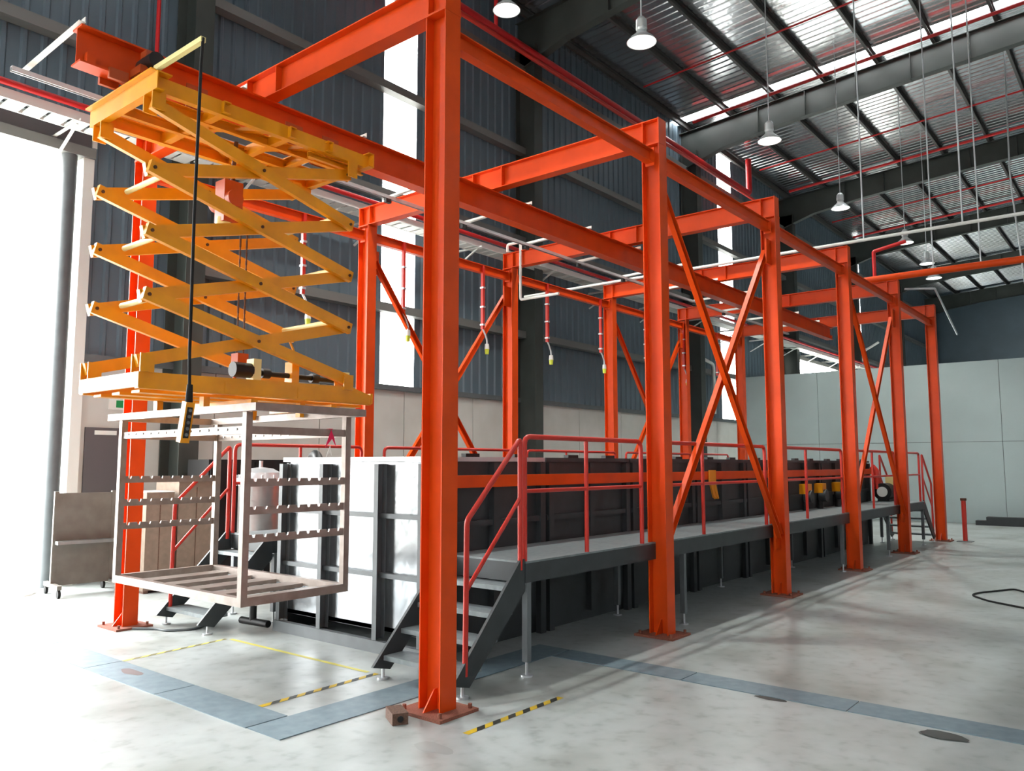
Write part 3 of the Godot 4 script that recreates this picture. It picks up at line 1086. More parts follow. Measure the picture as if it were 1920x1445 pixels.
	for q in [[0.17, 2.43, M.cream], [-0.19, 2.44, M.yellow], [-0.72, 2.40, M.cream]]:
		s = st_new()
		bx(s, Vector3(-1.98, 2.24, q[0] - 0.035), Vector3(-1.88, q[1], q[0] + 0.035))
		obj("bearing_block", s, q[2], ds)
	s = st_new()
	bar(s, Vector3(-1.86, 2.44, -0.2), Vector3(-1.86, 2.62, -0.1), 0.014, 0.014)
	obj("limit_rod", s, M.yellow, ds)
	rebase(t, Vector3(-2.25, 2.05, 0.2))

# ------------------------------------------------------------------ hanging steel cage, pendant
func comb_bar(a: Vector3, b: Vector3, nx: Vector3) -> SurfaceTool:
	# flat bar with V notches along its upper edge
	var s := st_new()
	var ax := (b - a).normalized()
	var L := a.distance_to(b)
	var n := 9
	var pts := PackedVector2Array([Vector2(0, -0.03)])
	pts.append(Vector2(L, -0.03))
	pts.append(Vector2(L, 0.025))
	for k in n:
		var c := L * (n - k - 0.5) / n
		pts.append_array([Vector2(c + 0.014, 0.025), Vector2(c + 0.008, 0.004), Vector2(c - 0.008, 0.004), Vector2(c - 0.014, 0.025)])
	pts.append(Vector2(0, 0.025))
	prism(s, pts, a - nx * 0.008, a + nx * 0.008, ax, Vector3.UP)
	return s

func build_cage() -> void:
	var t := thing("hanging_cage", "open stainless steel cage with comb bars hanging under the yellow lift", "cage")
	var xn := -1.32
	var xf := -3.18
	var zf := 0.6
	var zb := -0.28
	var s := st_new()
	for x in [xn, xf]:
		for z in [zf, zb]:
			s = st_new()
			bx(s, Vector3(x - 0.025, 0.62, z - 0.025), Vector3(x + 0.025, 1.965, z + 0.025))
			obj("post", s, M.cage_steel, t)
	for z in [zf + 0.03, zb - 0.02]:
		s = st_new()
		bx(s, Vector3(-3.36, 1.965, z - 0.025), Vector3(-1.14, 2.02, z + 0.025))
		obj("top_bar", s, M.cage_steel, t)
	for x in [-1.165, -3.335]:
		s = st_new()
		bx(s, Vector3(x - 0.025, 1.965, zb + 0.005), Vector3(x + 0.025, 2.02, zf + 0.005))
		obj("top_bar", s, M.cage_steel, t)
	for z in [zf, zb]:
		s = st_new()
		bx(s, Vector3(xf + 0.025, 0.62, z - 0.025), Vector3(xn - 0.025, 0.68, z + 0.025))
		obj("bottom_bar", s, M.cage_steel, t)
		s = st_new()
		bx(s, Vector3(xf + 0.025, 1.81, z - 0.012), Vector3(xn - 0.025, 1.865, z + 0.012))
		var hb := obj("upper_bar", s, M.cage_steel, t)
		for k in 14:
			s = st_new()
			cyl(s, Vector3(xf + 0.12 + k * 0.125, 1.845, z + 0.012), Vector3(xf + 0.12 + k * 0.125, 1.845, z + 0.018), 0.009, 8)
			obj("stud", s, M.zinc, hb)
	for x in [xn, xf]:
		s = st_new()
		bx(s, Vector3(x - 0.025, 0.62, zb + 0.025), Vector3(x + 0.025, 0.68, zf - 0.025))
		obj("bottom_bar", s, M.cage_steel, t)
		s = st_new()
		bx(s, Vector3(x - 0.012, 1.81, zb + 0.025), Vector3(x + 0.012, 1.865, zf - 0.025))
		obj("upper_bar", s, M.cage_steel, t)
		for y in [1.47, 1.275, 1.08]:
			obj("comb_bar", comb_bar(Vector3(x, y, zf - 0.025), Vector3(x, y, zb + 0.025), Vector3.RIGHT), M.cage_steel, t)
	# floor slats
	for k in 5:
		var x := lerpf(xf + 0.2, xn - 0.2, k / 4.0)
		s = st_new()
		csec(s, Vector3(x, 0.64, zf - 0.025), Vector3(x, 0.64, zb + 0.025), Vector3.DOWN, Vector3.RIGHT, 0.17, 0.03, 0.006)
		obj("floor_slat", s, M.cage_steel, t)
	rebase(t, Vector3(-2.25, 0.62, 0.16))
	# ribbon tied to the cage
	var r := thing("ribbon", "bright pink plastic ribbon tied to the cage's upper bar", "ribbon")
	s = st_new()
	prism(s, PackedVector2Array([Vector2(-0.055, 1.72), Vector2(-0.11, 1.86), Vector2(-0.14, 1.80), Vector2(-0.16, 1.73), Vector2(-0.12, 1.79)]), Vector3(-1.296, 0, 0), Vector3(-1.293, 0, 0), Vector3.BACK, Vector3.UP)
	bx(s, Vector3(-1.342, 1.862, -0.125), Vector3(-1.293, 1.868, -0.1))
	obj("bow", s, M.pink, r)
	s = st_new()
	prism(s, PackedVector2Array([Vector2(-0.06, 1.64), Vector2(-0.10, 1.74), Vector2(-0.12, 1.66), Vector2(-0.10, 1.69)]), Vector3(-1.292, 0, 0), Vector3(-1.289, 0, 0), Vector3.BACK, Vector3.UP)
	obj("tail", s, M.white, r)
	rebase(r, Vector3(-1.3, 1.64, -0.11))
	# pendant
	var p := thing("pendant_control", "yellow push-button pendant with black face hanging on a black cable", "control")
	s = st_new()
	tube(s, [Vector3(-1.125, 4.42, 1.15), Vector3(-1.12, 4.2, 1.16), Vector3(-1.13, 3.2, 1.16), Vector3(-1.12, 2.3, 1.16), Vector3(-1.10, 2.03, 1.16)], 0.0105, 0.0)
	obj("cable", s, M.rubber, p)
	s = st_new()
	cyl(s, Vector3(-1.10, 2.10, 1.16), Vector3(-1.105, 1.985, 1.16), 0.018, 12, 0.024)
	obj("cable_gland", s, M.rubber, p)
	var a0 := Vector3(-1.106, 1.99, 1.16)
	var a1 := Vector3(-1.155, 1.735, 1.165)
	s = st_new()
	bar(s, a0, a1, 0.06, 0.055, Vector3.RIGHT)
	obj("body", s, M.yellow, p)
	s = st_new()
	bar(s, a0.lerp(a1, 0.14) + Vector3(0.028, 0, 0), a0.lerp(a1, 0.9) + Vector3(0.028, 0, 0), 0.036, 0.006, Vector3.RIGHT)
	obj("face", s, M.black, p)
	for k in 5:
		var c := a0.lerp(a1, 0.22 + 0.15 * k)
		s = st_new()
		cyl(s, c + Vector3(0.03, 0, 0), c + Vector3(0.037, 0, 0), 0.011, 10)
		obj("button", s, M.grey_paint, p)
	rebase(p, Vector3(-1.15, 1.73, 1.16))

# ------------------------------------------------------------------ floor: trench covers, tapes
func build_floor_marks() -> void:
	var groups := [
		["in the front row parallel to the tank end", Vector3(-7.5, 0, 0.6), Vector3(-0.76, 0, 0.9), 0],
		["in the row turning back past the foremost orange column", Vector3(-0.75, 0, -2.03), Vector3(-0.42, 0, 0.9), 2],
		["in the row running off to the right", Vector3(-0.41, 0, -2.03), Vector3(7.9, 0, -1.75), 0]]
	for g in groups:
		var t := thing("trench_cover", "blue-grey chequer plate trench cover " + g[0], "trench cover")
		var a: Vector3 = g[1]
		var b: Vector3 = g[2]
		var L: float = b[g[3]] - a[g[3]]
		var n := int(round(L / 1.2))
		for k in n:
			var lo := a
			var hi := b
			lo[g[3]] = a[g[3]] + L * k / n + 0.005
			hi[g[3]] = a[g[3]] + L * (k + 1) / n - 0.005
			hi.y = 0.006
			var s := st_new()
			bx(s, lo, hi)
			obj("plate", s, M.plate, t)
		rebase(t, Vector3((a.x + b.x) / 2, 0, (a.z + b.z) / 2))
	# hazard tapes: yellow band with slanted black bars, worn
	var yl := Color(0.75, 0.62, 0.06)
	var pl := Color(0.78, 0.74, 0.36)
	var bk := Color(0.10, 0.09, 0.08)
	hazard("black and yellow hazard tape on the floor right of the foremost column", Vector3(0.34, 0, 0.13), Vector3(0.34, 0, -0.84), yl, bk, 0.05)
	hazard("black and yellow hazard tape between trench cover and steps", Vector3(-1.08, 0, 0.6), Vector3(-1.12, 0, -0.46), yl, bk, 0.05)
	hazard("worn hazard tape on the floor under the hanging cage", Vector3(-3.02, 0, 0.6), Vector3(-3.12, 0, -0.4), pl, Color(0.45, 0.42, 0.25), 0.042)
	hazard("faded yellow floor tape in front of the tank end", Vector3(-1.2, 0, -0.44), Vector3(-3.08, 0, -0.42), pl, pl, 0.04)
	# scuffs left on the concrete
	var spots := [[Vector3(1.47, 0, -1.73), 0.11, 0.05], [Vector3(2.55, 0, -1.62), 0.13, 0.075], [Vector3(0.36, 0, 0.42), 0.14, 0.07], [Vector3(-2.6, 0, 0.72), 0.15, 0.05]]
	var names := ["dark round oil stain on the floor beside the right trench cover", "larger dark oil stain at the right edge of the floor", "grey damp patch on the floor before the hazard tape", "faint brown stain on the front trench cover"]
	for i in spots.size():
		var s := st_new()
		var c: Vector3 = spots[i][0]
		var top := 0.0012 if i == 0 or i == 2 else 0.0072
		var pts := []
		for k in 16:
			var th := TAU * k / 16
			var r := 1.0 + 0.08 * sin(3 * th + i) + 0.06 * sin(5 * th)
			pts.append(c + Vector3(cos(th) * spots[i][1] * r, top, sin(th) * spots[i][2] * r))
		for k in 16:
			tri(s, c + Vector3(0, top, 0), pts[k], pts[(k + 1) % 16], Vector3.UP)
		var m := mat([Color(0.20, 0.20, 0.19), Color(0.24, 0.26, 0.25), Color(0.60, 0.61, 0.60), Color(0.42, 0.36, 0.36)][i], 0.5)
		var o := obj("stain", s, m)
		tag(o, names[i], "stain")

func hazard(label: String, a: Vector3, b: Vector3, c0: Color, c1: Color, w: float) -> void:
	var s := st_new()
	var L := a.distance_to(b)
	var ax := (b - a).normalized()
	var sd := Vector3.UP.cross(ax).normalized() * w / 2
	var n := int(L / 0.07)
	var sk := ax * 0.055
	for k in n:
		var p := a + ax * L * k / n
		var q := a + ax * L * (k + 1) / n
		var col := (c1 if k % 2 == 1 else c0).srgb_to_linear()
		var e0 := sk if k > 0 else Vector3.ZERO
		var e1 := sk if k < n - 1 else Vector3.ZERO
		var up := Vector3(0, 0.0015, 0)
		s.set_color(col)
		var pts := [p - sd + up, p + sd + e0 + up, q + sd + e1 + up, q - sd + up]
		quad(s, pts[0], pts[1], pts[2], pts[3], Vector3.UP)
	var m := mat(Color.WHITE, 0.5)
	m.vertex_color_use_as_albedo = true
	var o := obj("hazard_tape", s, m)
	tag(o, label, "floor tape")

# ------------------------------------------------------------------ pipes, trays, droppers
func pipe_thing(called: String, label: String, cat: String, pts: Array, r: float, m: Material, rb := 0.1, group := "") -> MeshInstance3D:
	var s := st_new()
	tube(s, pts, r, rb, 12)
	var o := obj(called, s, m)
	tag(o, label, cat, group)
	return o

func build_services() -> void:
	var s := st_new()
	# festoon rail beside the monorail
	var t := thing("festoon_rail", "white cable trolley rail on white brackets beside the orange monorail", "cable rail")
	s = st_new()
	csec(s, Vector3(-3.15, 4.70, 1.62), Vector3(-3.15, 4.70, -15.0), Vector3.DOWN, Vector3.RIGHT, 0.04, 0.04, 0.005)
	obj("rail", s, M.zinc, t)
	for i in 13:
		var z := 1.48 - 1.31 * i
		s = st_new()
		lsec(s, Vector3(-3.32, 4.725, z), Vector3(-2.16, 4.755, z), Vector3.BACK, Vector3.UP, 0.045, 0.006)
		obj("bracket", s, M.white, t)
	for i in 9:
		s = st_new()
		var z := -1.0 - 1.3 * i
		bx(s, Vector3(-3.17, 4.61, z - 0.04), Vector3(-3.13, 4.66, z + 0.04))
		obj("cable_carrier", s, M.black, t)
	rebase(t, Vector3(-3.15, 4.6, -7))
	# droppers with plugs, hung under the left ties
	for i in 8:
		var z := -2.04 - 1.665 * i
		var d := thing("drop_pipe", "red drop pipe with yellow-green plug under the far ties, number %s from the front" % ["one", "two", "three", "four", "five", "six", "seven", "eight"][i], "drop pipe", "red drop pipes with plugs")
		s = st_new()
		bx(s, Vector3(-4.40, 3.66, z - 0.022), Vector3(-4.356, 4.66, z + 0.022))
		obj("pipe", s, M.rail, d)
		for y in [3.72, 4.0, 4.3]:
			s = st_new()
			bx(s, Vector3(-4.412, y, z - 0.028), Vector3(-4.344, y + 0.025, z + 0.028))
			obj("clip", s, M.zinc, d)
		s = st_new()
		tube(s, [Vector3(-4.378, 3.67, z), Vector3(-4.36, 3.6, z - 0.03), Vector3(-4.35, 3.5, z - 0.07), Vector3(-4.35, 3.43, z - 0.07)], 0.014, 0.03, 8)
		obj("cable", s, M.zinc, d)
		s = st_new()
		cyl(s, Vector3(-4.35, 3.44, z - 0.07), Vector3(-4.35, 3.36, z - 0.07), 0.032, 12, 0.038)
		obj("plug", s, M.white, d)
		s = st_new()
		cyl(s, Vector3(-4.35, 3.36, z - 0.07), Vector3(-4.35, 3.28, z - 0.07), 0.036, 12, 0.028)
		obj("socket", s, M.plug, d)
		rebase(d, Vector3(-4.37, 3.28, z))
	# wall cable tray with red pipe on its outer edge
	var ct := thing("cable_tray", "long white ladder cable tray carried along the blue side wall", "cable tray")
	for x in [-7.32, -6.98]:
		s = st_new()
		bx(s, Vector3(x - 0.012, 6.02, -40), Vector3(x + 0.012, 6.14, 12))
		obj("side_rail", s, M.white, ct)
	for i in 206:
		var z := 11.8 - 0.25 * i
		s = st_new()
		bx(s, Vector3(-7.31, 6.025, z - 0.1), Vector3(-6.99, 6.045, z + 0.1))
		obj("rung", s, M.white, ct)
	for x in [-7.22, -7.1]:
		s = st_new()
		cyl(s, Vector3(x, 6.075, 12), Vector3(x, 6.075, -40), 0.025, 8)
		obj("cable", s, M.grey_paint, ct)
	for i in 20:
		var z := 10.0 - 2.6 * i
		s = st_new()
		lsec(s, Vector3(WX + 0.02, 5.99, z), Vector3(-6.9, 5.99, z), Vector3.BACK, Vector3.UP, 0.05, 0.006)
		bar(s, Vector3(WX + 0.05, 5.62, z + 0.01), Vector3(-7.0, 5.99, z + 0.01), 0.03, 0.03)
		obj("bracket", s, M.white, ct)
	rebase(ct, Vector3(-7.15, 5.6, -14))
	pipe_thing("fire_pipe", "red fire pipe running along the wall cable tray", "pipe", [Vector3(-6.9, 6.19, 12), Vector3(-6.9, 6.19, -40)], 0.042, M.red, 0)
	pipe_thing("fire_pipe", "thick red fire main high on the wall below the eaves", "pipe", [Vector3(-7.0, 10.92, 13.8), Vector3(-7.0, 10.92, -22.3), Vector3(-7.0, 12.15, -22.3)], 0.1, M.red, 0.15)
	pipe_thing("fire_pipe", "slim pink-red pipe beside the high fire main", "pipe", [Vector3(-6.92, 10.74, 13.8), Vector3(-6.92, 10.74, -22.5)], 0.05, M.rail, 0)
	pipe_thing("fire_pipe", "thin upright red pipe on the blue wall above the doorway corner", "pipe", [Vector3(WX + 0.32, 6.25, -1.62), Vector3(WX + 0.32, 12.2, -1.62)], 0.03, M.red, 0)
	pipe_thing("fire_pipe", "short red drop hanging to the high fire main", "pipe", [Vector3(-7.0, 10.95, -8.75), Vector3(-7.0, 12.1, -8.75)], 0.045, M.red, 0)
	# sprinkler branches under the purlins
	var sp := [[-6.9, 0.02, "nearest"], [-15.1, 0.025, "second"], [-18.1, 0.045, "third, thick,"], [-23.3, 0.028, "fourth"], [-26.2, 0.05, "fifth, thick,"], [-31.3, 0.028, "sixth"], [-34.3, 0.05, "seventh, thick,"]]
	for q in sp:
		var zz: float = q[0]
		pipe_thing("sprinkler_pipe", "red sprinkler branch crossing under the silver roof, %s from the front" % q[2], "pipe", [Vector3(-7.0, roof_y(-7.0) - 0.30, zz), Vector3(9.0, roof_y(9.0) - 0.30, zz)], q[1], M.red, 0)
	# white air line on the fourth portal and red header on the fifth
	pipe_thing("air_pipe", "slim white pipe lying along the fourth cross beam and out to the right", "pipe", [Vector3(-6.4, 5.03, -8.97), Vector3(9.0, 5.03, -8.97)], 0.026, M.white, 0)
	pipe_thing("air_pipe", "white pipe loop standing around the third cross beam's far end", "pipe", [Vector3(-4.42, 5.02, -6.02), Vector3(-4.42, 5.14, -6.02), Vector3(-4.15, 5.14, -6.02), Vector3(-4.15, 4.20, -6.02), Vector3(-3.4, 4.20, -6.02)], 0.022, M.white, 0.04)
	pipe_thing("header_pipe", "thick orange-red header pipe leaving the fifth cross beam to the right", "pipe", [Vector3(-0.75, 5.065, -12.05), Vector3(9.0, 5.065, -12.05)], 0.065, M.orange, 0)
	pipe_thing("header_pipe", "short red riser frame on the fifth cross beam", "pipe", [Vector3(-0.42, 5.0, -12.12), Vector3(-0.42, 5.62, -12.12), Vector3(0.15, 5.72, -12.12)], 0.035, M.red, 0.03)
	pipe_thing("conduit", "thin grey conduit sloping away behind the fifth cross beam", "conduit", [Vector3(0.05, 4.86, -12.3), Vector3(0.5, 4.86, -12.6), Vector3(-0.25, 4.86, -18.8)], 0.02, M.zinc, 0.05)
	for q in [[0.25, -9.0, "nearest the corner of the fourth portal"], [2.6, -12.05, "carrying the red header"], [0.6, -12.05, "beside the fifth portal"], [1.35, -12.05, "on the red header at middle"], [1.6, -9.0, "on the white pipe"]]:
		pipe_thing("hanger_rod", "thin grey hanger rod from the roof, " + q[2], "rod", [Vector3(q[0], 5.05, q[1]), Vector3(q[0], roof_y(q[0]) - 0.2, q[1])], 0.012, M.zinc, 0)
	# dangling cables at the far right
	pipe_thing("hanging_cable", "pale cable drooping from the roof in front of the far partition", "cable", [Vector3(1.0, 12.5, -20.0), Vector3(0.95, 9, -20.0), Vector3(1.1, 6.5, -20.1), Vector3(1.2, 4.4, -20.4)], 0.02, M.zinc, 0.5)
	# white bent conduit and red pipe on the far wall
	pipe_thing("conduit", "bright white bent conduit on the wall beyond the last portals", "conduit", [Vector3(-7.42, 4.0, -36.3), Vector3(-7.42, 6.9, -36.3), Vector3(-6.6, 7.35, -36.3)], 0.055, M.white, 0.2)
	pipe_thing("conduit", "white bent conduit beside the translucent strip", "conduit", [Vector3(-7.5, 3.2, -20.2), Vector3(-7.5, 4.8, -20.2), Vector3(-7.5, 4.9, -19.5)], 0.05, M.white, 0.15)

# ------------------------------------------------------------------ lamps
func build_lamps() -> void:
	var spots := [[Vector3(-2.3, 8.15, -1.9), "above the frame over the lift"], [Vector3(-2.29, 8.15, -6.73), "large near the top of the picture"], [Vector3(-2.13, 8.05, -11.51), "second nearest, under the dark rafter"], [Vector3(-2.6, 8.3, -17.6), "third nearest"], [Vector3(-1.95, 8.1, -21.5), "fourth nearest"], [Vector3(-2.2, 8.3, -25.5), "fifth, far back"], [Vector3(-4.5, 9.21, -6.09), "at the top edge beside the red fire main"], [Vector3(-1.76, 7.5, -24.2), "low and far back"]]
	for q in spots:
		var p: Vector3 = q[0]
		var t := thing("high_bay_lamp", "bell-shaped white high bay lamp, " + q[1], "lamp", "high bay lamps under the roof")
		var s := st_new()
		lathe(s, [Vector2(0.075, 0.19), Vector2(0.085, 0.16), Vector2(0.11, 0.13), Vector2(0.19, 0.06), Vector2(0.235, 0.0), Vector2(0.225, 0.0), Vector2(0.18, 0.055), Vector2(0.07, 0.15)], p, 28)
		obj("shade", s, M.lamp_shade, t)
		s = st_new()
		lathe(s, [Vector2(0.0, -0.018), Vector2(0.12, -0.012), Vector2(0.226, 0.004)], p, 28)
		obj("lens", s, M.lamp_lens, t)
		var l := SpotLight3D.new()
		l.name = "lamp_light"
		l.light_color = Color(0.98, 1.0, 0.97)
		l.light_energy = 21.0
		l.light_size = 0.12
		l.spot_range = 60.0
		l.spot_attenuation = 2.0
		l.spot_angle = 58.0
		l.spot_angle_attenuation = 0.6
		l.rotation.x = -PI / 2
		l.shadow_enabled = true
		l.position = p + Vector3(0, -0.05, 0)
		t.add_child(l)
		s = st_new()
		lathe(s, [Vector2(0.0, 0.42), Vector2(0.05, 0.41), Vector2(0.085, 0.36), Vector2(0.09, 0.22), Vector2(0.075, 0.19)], p, 20)
		obj("ballast_housing", s, M.lamp_shade, t)
		s = st_new()
		cyl(s, p + Vector3(0, 0.41, 0), Vector3(p.x, roof_y(p.x) - 0.03, p.z), 0.012, 8)
		obj("rod", s, M.zinc, t)
		rebase(t, p)

# ------------------------------------------------------------------ things around the tanks
func build_props() -> void:
	var s := st_new()
	# wooden block at the foot of the first column
	var b := thing("wooden_block", "small weathered wooden block with a hole beside the foremost column", "wood block")
	s = st_new()
	bx(s, Vector3(-0.09, 0, -0.05), Vector3(0.09, 0.07, 0.05))
	obj("block", s, M.wood, b)
	s = st_new()
	cyl(s, Vector3(0.09, 0.035, 0.0), Vector3(0.093, 0.035, 0.0), 0.02, 12)
	obj("hole", s, M.black, b)
	b.position = Vector3(-0.16, 0, 0.22)
	b.rotation.y = -0.5
	# wheeled sheet-steel screen by the doorway, its sheets turned towards the hall
	var c := thing("sheet_cart", "wheeled stainless sheet cart with a middle shelf standing by the doorway", "cart")
	for y in [[0.12, 0.62], [0.66, 1.24]]:
		s = st_new()
		bx(s, Vector3(-0.015, y[0], -0.31), Vector3(0.0, y[1], 0.31))
		obj("back_sheet", s, M.cart_sheet, c)
	s = st_new()
	bx(s, Vector3(-0.01, 0.62, -0.33), Vector3(0.14, 0.66, 0.33))
	obj("shelf", s, M.stainless, c)
	for z in [-0.33, 0.33]:
		s = st_new()
		bx(s, Vector3(-0.045, 0.10, z - 0.025), Vector3(0.005, 1.26, z + 0.025))
		obj("upright", s, M.cart_sheet, c)
		s = st_new()
		bx(s, Vector3(-0.3, 0.10, z - 0.025), Vector3(0.3, 0.15, z + 0.025))
		obj("foot_bar", s, M.cart_sheet, c)
		for x in [-0.27, 0.27]:
			s = st_new()
			cyl(s, Vector3(x, 0.05, z - 0.015), Vector3(x, 0.05, z + 0.015), 0.05, 14)
			obj("castor", s, M.rubber, c)
	c.position = Vector3(-6.9, 0, -0.70)
	c.rotation.y = -0.12
	var rag := st_new()
	for k in 5:
		lathe(rag, [Vector2(0.0, 0.07), Vector2(0.07, 0.055), Vector2(0.13, 0.02), Vector2(0.14, 0.0)], Vector3(-7.6 + 0.08 * k, 0.001, -0.2 + 0.05 * sin(k * 2.0)), 10)
	var ro := obj("rag_heap", rag, M.white)
	tag(ro, "heap of white rags on the floor under the sheet cart", "rags")
	# cartons behind the left front column
	crate("storage_box", "brown box with white sheet on top behind the left front column", Vector3(-6.5, 0, -1.32), Vector3(0.55, 1.24, 0.36), true)
	crate("storage_box", "taller brown cabinet beside the box behind the left front column", Vector3(-6.6, 0, -1.85), Vector3(0.6, 1.36, 0.5), false)
	# dark switch cabinet
	var k2 := thing("dark_cabinet", "black steel cabinet standing behind the filter vessel", "cabinet")
	s = st_new()
	bx(s, Vector3(-7.05, 0.06, -3.55), Vector3(-6.5, 1.66, -2.12))
	obj("body", s, M.black, k2)
	for q in [[-2.14, -2.82], [-2.84, -3.53]]:
		s = st_new()
		bx(s, Vector3(-6.5, 0.1, q[1]), Vector3(-6.48, 1.62, q[0]))
		var dr := obj("door", s, M.black, k2)
		s = st_new()
		bx(s, Vector3(-6.48, 0.8, -2.80 if q[0] > -2.5 else -2.88), Vector3(-6.46, 0.95, -2.78 if q[0] > -2.5 else -2.86))
		obj("handle", s, M.zinc, dr)
	s = st_new()
	bx(s, Vector3(-7.03, 0, -3.5), Vector3(-6.52, 0.06, -2.17))
	obj("plinth", s, M.rubber, k2)
	rebase(k2, Vector3(-6.8, 0, -2.8))
	# filter vessel
	var f := thing("filter_vessel", "stainless steel filter vessel with domed lid behind the cage", "vessel")
	var at := Vector3(-5.38, 0, -2.2)
	s = st_new()
	lathe(s, [Vector2(0.0, 0.33), Vector2(0.2, 0.36), Vector2(0.27, 0.45), Vector2(0.27, 1.36)], at, 32)
	obj("body", s, M.stainless, f)
	s = st_new()
	lathe(s, [Vector2(0.27, 1.36), Vector2(0.315, 1.36), Vector2(0.315, 1.42), Vector2(0.27, 1.42), Vector2(0.24, 1.49), Vector2(0.15, 1.54), Vector2(0.0, 1.56)], at, 32)
	var lid := obj("lid", s, M.zinc, f)
	s = st_new()
	cyl(s, at + Vector3(0, 1.55, 0), at + Vector3(0, 1.64, 0), 0.025, 10)
	obj("air_vent", s, M.zinc, lid)
	for k in 12:
		var th := TAU * k / 12
		s = st_new()
		cyl(s, at + Vector3(cos(th) * 0.295, 1.32, sin(th) * 0.295), at + Vector3(cos(th) * 0.295, 1.46, sin(th) * 0.295), 0.014, 6)
		obj("clamp_bolt", s, M.zinc, lid)
	for k in 3:
		var th := TAU * k / 3 + 0.4
		s = st_new()
		cyl(s, at + Vector3(cos(th) * 0.22, 0, sin(th) * 0.22), at + Vector3(cos(th) * 0.22, 0.5, sin(th) * 0.22), 0.025, 10)
		obj("leg", s, M.stainless, f)
	rebase(f, at)
	# hoses at the tank's left corner
	pipe_thing("hose", "black hose arching over the tank's left front corner", "hose", [Vector3(-3.33, 0.0, -1.45), Vector3(-3.33, 1.68, -1.45), Vector3(-3.1, 1.70, -1.35), Vector3(-2.98, 1.55, -1.3)], 0.05, M.black, 0.14)
	pipe_thing("hose", "grey standpipe beside the tank's left front corner", "pipe", [Vector3(-3.36, 0.0, -1.25), Vector3(-3.36, 1.35, -1.25)], 0.03, M.grey_paint, 0)
	var dv := thing("drain_valve", "black drain valve with pale lever near the tank's lower left corner", "valve")
	s = st_new()
	tube(s, [Vector3(-3.55, 0.06, -0.82), Vector3(-3.15, 0.06, -0.86)], 0.035, 0)
	obj("pipe", s, M.black, dv)
	s = st_new()
	cyl(s, Vector3(-3.38, 0.06, -0.84), Vector3(-3.38, 0.22, -0.84), 0.035, 12)
	obj("body", s, M.black, dv)
	s = st_new()
	bar(s, Vector3(-3.38, 0.23, -0.84), Vector3(-3.26, 0.24, -0.80), 0.03, 0.02)
	obj("lever", s, M.white, dv)
	rebase(dv, Vector3(-3.38, 0, -0.84))
	# personnel door and exit sign on the dado
	var pd := struct("door_4", "dark grey personnel door in the white dado near the doorway", "door")
	s = st_new()
	bx(s, Vector3(WX + 0.03, 0, -1.50), Vector3(WX + 0.06, 2.1, -1.0))
	obj("leaf", s, M.grey_door, pd)
	s = st_new()
	bx(s, Vector3(WX + 0.06, 2.0, -1.42), Vector3(WX + 0.065, 2.06, -1.12))
	obj("door_plate", s, M.white, pd)
	var ex := thing("exit_sign", "small white and green sign on the dado above the dark door", "sign")
	s = st_new()
	bx(s, Vector3(WX + 0.03, 2.36, -1.72), Vector3(WX + 0.05, 2.52, -1.30))
	obj("plate", s, M.white, ex)
	s = st_new()
	bx(s, Vector3(WX + 0.05, 2.39, -1.62), Vector3(WX + 0.053, 2.49, -1.40))
	obj("green_field", s, M.green, ex)
	rebase(ex, Vector3(WX + 0.03, 2.36, -1.5))
	# gloves on the rail
	var gl := thing("glove", "orange work glove hanging over the orange rail behind the second column", "glove")
	s = st_new()
	bx(s, Vector3(-0.915, 1.36, -6.02), Vector3(-0.895, 1.52, -5.84))
	obj("cuff", s, M.glove, gl)
	for k in 4:
		s = st_new()
		var z0 := -5.86 - 0.04 * k
		bar(s, Vector3(-0.905, 1.37, z0), Vector3(-0.90, 1.17 - 0.02 * (k % 2), z0 - 0.09), 0.026, 0.026)
		obj("finger", s, M.glove, gl)
	rebase(gl, Vector3(-0.9, 1.2, -5.93))
	# valves with yellow actuators on the deck at the far tanks
	var vz := [-9.2, -9.9, -10.8, -11.5]
	for i in 4:
		var v := thing("valve", "dark valve with yellow actuator on the tank sides, number %s along" % ["one", "two", "three", "four"][i], "valve", "yellow valves on the tank sides")
		s = st_new()
		cyl(s, Vector3(-0.86, 0.86, vz[i]), Vector3(-0.86, 1.12, vz[i]), 0.05, 12)
		obj("body", s, M.black, v)
		s = st_new()
		cyl(s, Vector3(-0.86, 1.08, vz[i]), Vector3(-0.74, 1.08, vz[i]), 0.1, 16)
		obj("flange", s, M.dark_paint, v)
		s = st_new()
		bx(s, Vector3(-0.92, 1.12, vz[i] - 0.09), Vector3(-0.78, 1.28, vz[i] + 0.09))
		obj("actuator", s, M.yellow, v)
		rebase(v, Vector3(-0.86, 0.86, vz[i]))
	# pump at the far end of the tanks
	var pu := thing("pump", "dark pump with white round cover and yellow box at the tanks' far end", "pump")
	s = st_new()
	cyl(s, Vector3(-0.75, 1.05, -13.75), Vector3(-0.75, 1.05, -13.25), 0.17, 20)
	obj("motor", s, M.black, pu)
	s = st_new()
	cyl(s, Vector3(-0.75, 1.05, -13.25), Vector3(-0.75, 1.05, -13.235), 0.1, 20)
	obj("cover", s, M.white, pu)
	s = st_new()
	bx(s, Vector3(-0.78, 1.17, -13.78), Vector3(-0.6, 1.34, -13.62))
	obj("terminal_box", s, M.cream, pu)
	s = st_new()
	bx(s, Vector3(-0.86, 0.86, -13.7), Vector3(-0.64, 0.9, -13.3))
	obj("base", s, M.dark_paint, pu)
	s = st_new()
	tube(s, [Vector3(-0.85, 1.1, -13.3), Vector3(-0.85, 1.45, -13.3), Vector3(-0.94, 1.55, -13.3)], 0.06, 0.1)
	obj("outlet", s, M.rail, pu)
	rebase(pu, Vector3(-0.75, 0.86, -13.5))
	# guard post and rack at the far right
	var gp := thing("guard_post", "short rust-red post with flat cap standing right of the last column", "post")
	s = st_new()
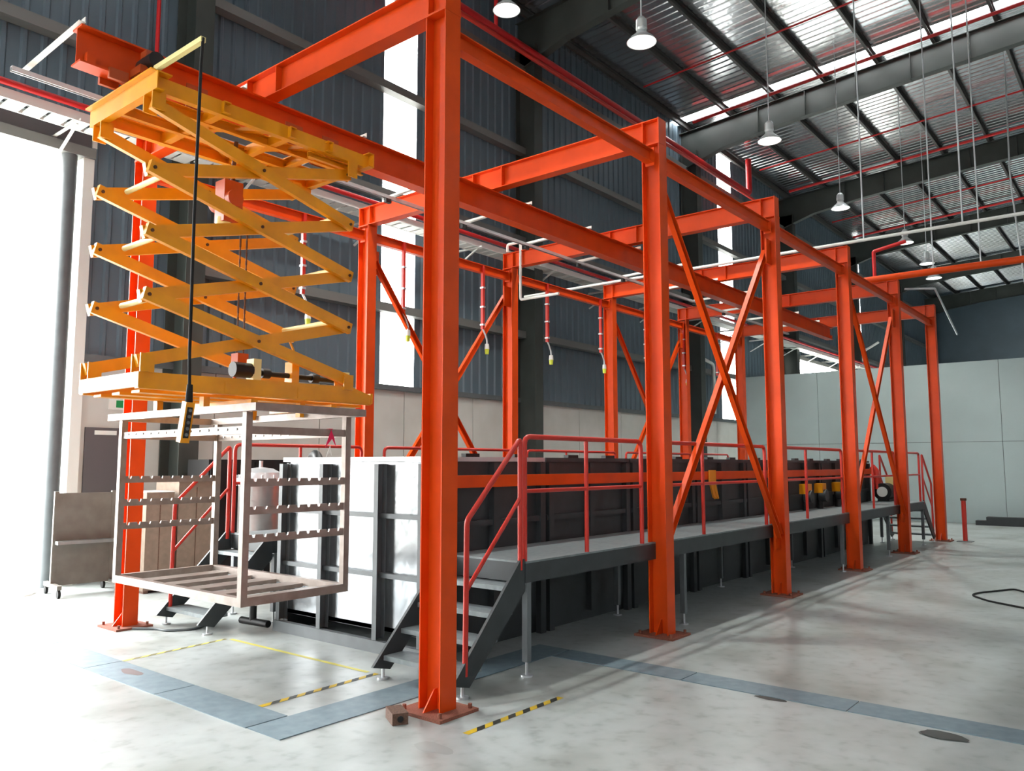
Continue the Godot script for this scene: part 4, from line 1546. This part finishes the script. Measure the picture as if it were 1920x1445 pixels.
	cyl(s, Vector3(0.32, 0.012, -15.2), Vector3(0.32, 0.84, -15.2), 0.045, 16)
	obj("tube", s, M.rail, gp)
	s = st_new()
	cyl(s, Vector3(0.32, 0.84, -15.2), Vector3(0.32, 0.89, -15.2), 0.06, 16)
	obj("cap", s, M.chain, gp)
	s = st_new()
	bx(s, Vector3(0.18, 0, -15.34), Vector3(0.46, 0.012, -15.06))
	obj("base_plate", s, M.grey_paint, gp)
	rebase(gp, Vector3(0.32, 0, -15.2))
	var rk := thing("dark_bars", "low stack of dark steel sections lying along the partition foot", "steel stack")
	for q in [[0.0, 0.12, -0.35], [0.12, 0.22, -0.1]]:
		s = st_new()
		csec(s, Vector3(q[2], (q[0] + q[1]) / 2, -20.45), Vector3(7.5, (q[0] + q[1]) / 2, -20.45), Vector3.FORWARD, Vector3.UP, q[1] - q[0], 0.3, 0.01)
		obj("section", s, M.dark_paint, rk)
	rebase(rk, Vector3(3.5, 0, -20.5))
	pipe_thing("floor_cable", "thin black cable lying in a loop on the right of the floor", "cable", [Vector3(2.9, 0.012, -7.15), Vector3(2.05, 0.012, -8.35), Vector3(1.95, 0.012, -8.1), Vector3(1.75, 0.012, -7.7), Vector3(1.72, 0.012, -7.45), Vector3(1.95, 0.012, -7.1), Vector3(2.8, 0.012, -6.5)], 0.011, M.rubber, 0.12)
	pipe_thing("floor_cable", "grey hose lying from the left front column's foot", "cable", [Vector3(-4.2, 0.012, -0.05), Vector3(-4.0, 0.012, -0.2), Vector3(-3.85, 0.012, -0.2), Vector3(-3.7, 0.012, -0.42), Vector3(-3.9, 0.012, -0.7)], 0.012, M.grey_paint, 0.1)

func crate(called: String, label: String, at: Vector3, size: Vector3, sheet: bool) -> void:
	var t := thing(called, label, "box")
	var s := st_new()
	bx(s, Vector3(-size.x / 2, 0.03, -size.z / 2), Vector3(size.x / 2, size.y, size.z / 2))
	obj("body", s, M.cardboard, t)
	for z in [-0.4, 0.4]:
		s = st_new()
		bx(s, Vector3(-size.x / 2, 0, size.z * z - 0.03), Vector3(size.x / 2, 0.03, size.z * z + 0.03))
		obj("skid", s, M.wood, t)
	s = st_new()
	bx(s, Vector3(-size.x / 2 - 0.01, size.y, -size.z / 2 - 0.01), Vector3(size.x / 2 + 0.01, size.y + 0.012, size.z / 2 + 0.01))
	obj("lid", s, M.white if sheet else M.cardboard, t)
	s = st_new()
	bx(s, Vector3(size.x / 2, size.y * 0.1, -0.005), Vector3(size.x / 2 + 0.004, size.y * 0.95, 0.005))
	obj("seam", s, M.wood, t)
	t.position = at
